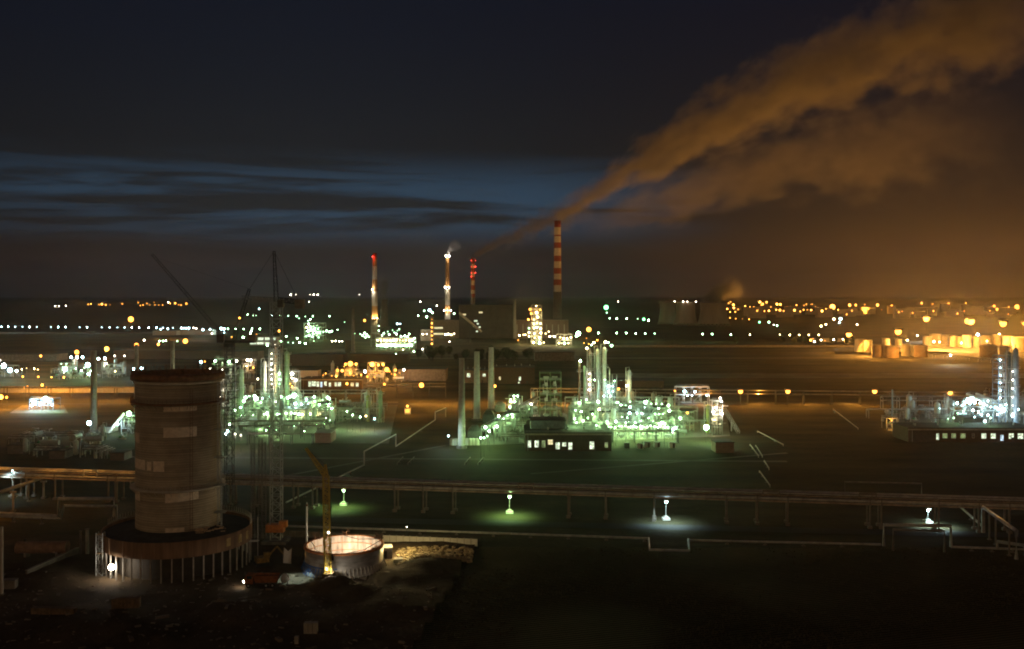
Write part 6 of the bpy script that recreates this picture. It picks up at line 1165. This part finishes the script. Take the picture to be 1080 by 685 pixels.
# tank farm
LK = 19.0
def tank(label, px, yt, yb, w, m_=tank_paint, group='tanks of the tank farm'):
    q = gp(px, yb); Y = q.y; r = w / 2 * mpp(Y); hgt = wp(px, yt, Y - r).z; q.y += r
    t = thing('storage_tank', label, 'storage tank', q, 0, group); MB().lathe([(r, 0), (r, hgt), (r * .5, hgt + r * .13), (.01, hgt + r * .16)], 32).build('shell', m_, t)
    s = MB().lathe([(r + .02, hgt - .1), (r + .35, hgt - .1), (r + .35, hgt + .25), (r + .02, hgt + .25)], 32)
    for k in range(28): a = 2 * PI * k / 28; s.bar((math.cos(a) * (r + .2), math.sin(a) * (r + .2), hgt), (math.cos(a) * (r + .2), math.sin(a) * (r + .2), hgt + 1.1), .09)
    s.lathe([(r + .15, hgt + 1.05), (r + .25, hgt + 1.05), (r + .25, hgt + 1.15)], 32); s.build('railing', steel, t); st = MB(); n = 22
    for k in range(n):
        a = -PI * .85 + PI * .7 * k / n; st.box((math.cos(a) * (r + .55), math.sin(a) * (r + .55), hgt * (k + .5) / n), (1.0, .9, .15), a)
    st.build('stair', steel, t); return t
dull = mat('dull_tank_paint', (.30, .21, .13), var=.2, scale=.2)
for px, yt, yb, w, m_, l_ in ((928, 365, 377.5, 12, dull, 'dull brown storage tank, left of the three dark ones at the front'), (942.5, 366.5, 378, 17, dull, 'widest dull brown storage tank in the front of the tank farm'), (974, 365.5, 377.5, 14, dull, 'dull brown storage tank, right of the three dark ones at the front'), (957, 364, 376, 8.5, tank_paint, 'narrow brightly lit storage tank between the dark front tanks'), (964.5, 366, 376, 6.5, tank_paint, 'small half-lit tank right of the narrow bright one'), (909, 359, 371.5, 11, tank_paint, 'yellow-lit storage tank, leftmost of the tank farm'), (917, 360, 372, 8, tank_paint, 'yellow-lit storage tank second from the left of the tank farm'), (980, 355.5, 365.5, 9, tank_paint, 'bright tank, left in the blazing trio behind the dark front tanks'), (989, 353.5, 365, 12, tank_paint, 'brightest tank, middle of the blazing trio at the tank farm'), (998, 354.5, 365, 8, tank_paint, 'bright tank, right in the blazing trio at the tank farm'), (1007, 355, 366, 8, tank_paint, 'lit tank just right of the blazing trio'), (1014, 356, 366, 7, tank_paint, 'small lit tank second right of the blazing trio'), (1022, 354.5, 367, 9, tank_paint, 'lit tank under the double high mast lamp'), (1032, 356, 367, 8, tank_paint, 'lit tank right of the double high mast lamp'), (1043, 355, 366, 11, tank_paint, 'lit tank left of the rightmost mast lamp'), (1054, 354, 366, 10, tank_paint, 'lit tank below the rightmost mast lamp'), (1066, 355.5, 367, 11, tank_paint, 'lit tank near the right photo edge behind the blue column'), (1047, 365.5, 377, 18, dull, 'wide dull tank low at the right of the tank farm'), (1078, 357, 371, 14, tank_paint, 'large lit tank cut by the right photo edge'), (1062, 366, 378, 10, dull, 'dark tank partly hidden by the blue-lit column structure'), (936, 358, 366, 8, tank_paint, 'small lit tank behind the leftmost dark front tanks'), (949, 358, 366, 7, tank_paint, 'small lit tank under the left high mast lamp')):
    tank(l_, px, yt, yb, w, m_)
for px, py, yb, r, c, l_, pw in ((977, 336.3, 367, 3.2, 'o', 'high mast with one large orange lamp left of the blazing trio of tanks', 26000), (947.3, 350, 369, 3.4, 'o', 'lower mast with a big orange lamp at the left of the tank farm', 16000), (1024, 339.2, 368, 3.6, 'o', 'high mast with a wide double orange lamp over the tank farm', 32000), (1058, 341.5, 368, 3.4, 'o', 'rightmost high mast with a big orange lamp over the tank farm', 28000), (895.2, 353, 372, 2.7, 'o', 'orange lamp standing apart at the left of the tank farm', 9000), (1080, 341.5, 370, 2.3, 'o', 'orange mast lamp cut by the right photo edge', 12000)):
    q = gp(px, yb); p = Vector((q.x, q.y, wp(px, py, q.y).z)); lamp_post(p, c, r, l_, None, pw, True, 'high_mast', 'lamp')
q = gp(1020, 368); b_ = bpy.data.objects['high_mast.002']; bulb(wp(1020.5, 339, b_.location.y), 3.0 * mpp(b_.location.y), 'o', b_, 'lamp_bulb')
for px, py, z, pw in ((988, 369, 7, 13000), (957, 379, 7, 2600), (912, 376, 8, 5000), (1044, 370, 9, 8000), (1016, 371, 8, 5000), (1066, 372, 9, 5000), (1002, 370, 6, 6000), (925, 380, 7, 900)): light(gp(px, py) + Vector((0, -4, z)), pw, 'o', .4)
far_lamps('small lamp low among the tanks of the tank farm', [(1002.5, 375, 'n', 1.6), (957, 359, 'y', 1.8), (967.5, 354, 'n', 1.0), (1031, 353, 'b', 1.9), (1033, 356, 'b', 1.5), (1054, 353, 'y', 2.0), (1050, 356, 'y', 1.5), (1072, 360, 'y', 1.5), (985, 360.5, 'y', 2.2), (991, 361, 'y', 1.7), (1014, 362, 'y', 1.5), (1041, 360, 'y', 1.3)], 9, 'small lamps among the tanks', 1600)
house('long pale low shed left of the tank farm behind the white lamp row', 856, 900, 357, 361, 12, concrete_lt, [], 'warehouse', 'warehouse', parapet=False)
bridge('low lit pipe bridge running in front of the tank farm', 985, 1060, 377.5, 3.5, 4, 1, False, (), 0, 384, step=14)
LK = 6.0
# dark halls and walls between the plants and the chimneys
for k, (x0, x1, yt, yb, wins, l_) in enumerate(((520, 564, 388, 405, [(526.3, 528, 397.5, 401, 'y'), (547.3, 549.3, 397.5, 401.5, 'w'), (546.5, 548, 403, 404.5, 'w')], 'dim brown hall with few lit windows behind the three stacks'), (484, 514, 391, 404, [(492.5, 496, 394, 398, 'w'), (509, 512, 394.5, 397.5, 'w')], 'dark hall with two bright windows between the three stacks'), (306, 362, 374, 386, [], 'long dark hall behind the left unit columns'), (420, 470, 390, 402, [], 'dark brown hall right of the orange unit'), (120, 232, 370, 379, [], 'very long dark hall seen over the concrete tower'), (236, 272, 371, 380, [], 'dark hall above the left unit lamps'), (364, 430, 374, 383, [], 'long dim hall behind the orange unit'), (-10, 60, 374, 381, [], 'long dim hall at the far left photo edge'), (640, 700, 402, 409, [], 'low dim hall behind the lone column of the middle unit'), (564, 606, 372, 381, [], 'dark low hall before the fractionating tower'))):
    house(l_, x0, x1, yt, yb, 24, brick if k % 2 == 0 else concrete_dk, wins, 'hall', 'hall', parapet=False)
for k, (x0, x1, yb, l_) in enumerate(((640, 1000, 366.5, 'long low pale fence below the distant right lamp row'), (0, 240, 352, 'long low fence below the distant left lamp row'))):
    a, b = gp(x0, yb), gp(x1, yb); t = thing('boundary_fence', l_, 'fence', a); d = b - a; n = 40; m_ = MB(); ps_ = MB()
    for j in range(n): MB().box((d.x * (j + .5) / n, d.y * (j + .5) / n, 1.3), (d.x / n - .5, .2, 2.6)).build('panel', concrete_dk, t); MB().box((d.x * j / n, d.y * j / n, 1.45), (.4, .4, 2.9)).build('post', concrete_dk, t)
# belts of trees on the plain
bark = mat('bark', (.06, .045, .03), var=.3); leaf = mat('leaf', (.035, .05, .016), var=.5, scale=.4)
def tree_proto(seed):
    r_ = random.Random(seed); t = thing('tree', 'x', 'tree'); m_ = MB().tube([(0, 0, 0), (.1, .1, 3), (.2, 0, 6.5)], .28, 6, 0, .12)
    for k in range(4): a = r_.uniform(0, 6.28); m_.tube([(.1, 0, 2.6 + k * .8), (math.cos(a) * 1.8, math.sin(a) * 1.8, 4.4 + k)], .12, 5, 0, .04)
    m_.build('trunk', bark, t); c = MB()
    for k in range(420):
        while True:
            v = Vector((r_.uniform(-1, 1), r_.uniform(-1, 1), r_.uniform(-1, 1)))
            if .35 < v.length < 1: break
        p = Vector((v.x * 2.6, v.y * 2.6, 5.6 + v.z * 3.2)) + Vector((math.sin(k * 7.1), math.cos(k * 3.3), 0)) * .5; s = r_.uniform(.25, .6); e = Vector((r_.uniform(-1, 1), r_.uniform(-1, 1), r_.uniform(-1, 1))).normalized() * s; f = e.orthogonal().normalized() * s * .7
        c.add([p - e, p + f, p + e, p - f], [(0, 1, 2, 3)])
    c.build('crown', leaf, t); return t
TP = [tree_proto(1), tree_proto(2), tree_proto(3)]; used = [False] * 3
for k in range(46):
    if k < 34: px, py = rnd.uniform(440, 560), rnd.uniform(376, 384)
    else: px, py = rnd.uniform(740, 900), rnd.uniform(362, 366)
    i = k % 3; q = gp(px, py); l_ = 'dark bushy tree in the belt before the power station' if k < 34 else 'small dark tree along the distant right fence'; g_ = 'trees before the power station' if k < 34 else 'trees along the right fence'
    s = rnd.uniform(.8, 1.7)
    if not used[i]: used[i] = True; r_ = TP[i]; r_.location = q; r_['label'] = l_; r_['group'] = g_; r_.scale = (s, s, s)
    else: dup(TP[i], q, rnd.uniform(0, 6), l_, g_, (s, s, s))

# rough grass on the meadow and the field edge
def grass(n, fn, m_, hmax):
    g = MB(); vs_, fs_ = [], []
    for k in range(n):
        px, py = fn(); q = gp(px, py)
        if in_site(q.x, q.y) and q.y < 268: continue
        for j in range(3):
            a = rnd.uniform(0, 6.28); h_ = rnd.uniform(.35, 1) * hmax; w_ = h_ * .5; o = len(vs_); dx, dy = math.cos(a) * w_, math.sin(a) * w_; lx, ly = rnd.uniform(-.3, .3), rnd.uniform(-.3, .3)
            x, y = q.x + rnd.uniform(-.6, .6), q.y + rnd.uniform(-.6, .6); vs_ += [(x - dx, y - dy, .02), (x + dx, y + dy, .02), (x + dx * .6 + lx, y + dy * .6 + ly, h_), (x - dx * .3 + lx, y - dy * .3 + ly, h_ * .8)]; fs_.append((o, o + 1, o + 2, o + 3))
    g.add(vs_, fs_); tag(g.build('grass', m_), kind='stuff')
dens = lambda px, py: mnoise.noise(Vector((gp(px, py).x * .03, gp(px, py).y * .03, 1)))
def spot_(x0, x1, y0, y1):
    def f():
        while True:
            px, py = rnd.uniform(x0, x1), rnd.uniform(y0, y1)
            if dens(px, py) > rnd.uniform(-.35, .35): return px, py
    return f
grass(5000, spot_(400, 1090, 578, 690), mat('stubble', (.07, .06, .028), var=.5, scale=.1), .4)

# ================================================================ smoke and steam
Yp = gp(588, 340).y
plume('broad brown smoke plume drifting up to the right from the tallest chimney', wp(584, 233, Yp), wp(1120, -10, Yp - 250), 26, 200, 60, .018, seed=2.0, fade=(0, .02, .85, 1), nscale=2.4, sharp=.7)
plume('thinner lower smoke bank spreading right below the main plume', wp(600, 248, Yp + 300), wp(1120, 130, Yp + 300), 40, 260, 60, .0030, seed=5.3, fade=(0, .14, .6, 1), nscale=2.6, sharp=.6)
Ypc = gp(499, 338).y
plume('faint smoke trail from the chimney with red beacons drifting to the widest one', wp(499, 271, Ypc), wp(640, 215, Ypc), 12, 80, 14, .03, seed=8.1, fade=(0, .03, .5, 1), nscale=2.2, sharp=.8)
Yq = gp(472, 355).y
plume('small grey smoke puff from the ochre chimney top', wp(472, 268, Yq), wp(486, 256, Yq), 4, 18, 3, .18, (.8, .8, .9), 3.3, fade=(0, .1, .5, 1), nscale=2, sharp=.7)
plume('pale steam column behind the leftmost banded chimney', wp(404, 316, gp(405, 345).y), wp(406, 291, gp(405, 345).y), 9, 17, 0, .14, (.9, .9, .9), 6.6, fade=(0, .05, .5, 1), nscale=2, sharp=.7)
plume('faint smoke wisp from the thin grey chimney', wp(543, 316, gp(543, 358).y), wp(560, 301, gp(543, 358).y), 3, 16, 3, .06, (.8, .8, .85), 4.4, fade=(0, .1, .4, 1), nscale=2, sharp=.7)
plume('pale steam cloud over the rightmost cooling tower', wp(741, 322, gp(752, 344).y), wp(790, 300, gp(752, 344).y), 18, 36, 8, .11, (.95, .93, .9), 9.2, fade=(0, .06, .45, .9), nscale=2.9, sharp=.5)
# unseen upward spots added for town glow, lighting smoke and steam from below
LK = 1.0
light(gp(796, 344) + Vector((0, 40, 12)), 3.2e5, 'o', 3, 'SPOT', (PI, 0, 0), math.radians(150))
LK = 2.8
for k in range(11):
    X = -170 + 130 * k
    if k not in (1, 2, 3): light((X, 2330 - 10 * k, 30), 5.5e5 * PLUME, 'o', 8, 'SPOT', (PI - .25, 0, 0), math.radians(168))
for k in range(6):
    X = 500 + 200 * k; light((X, 3000, 30), 9e5 * PLUME, 'o', 8, 'SPOT', (PI + .2, 0, 0), math.radians(150))
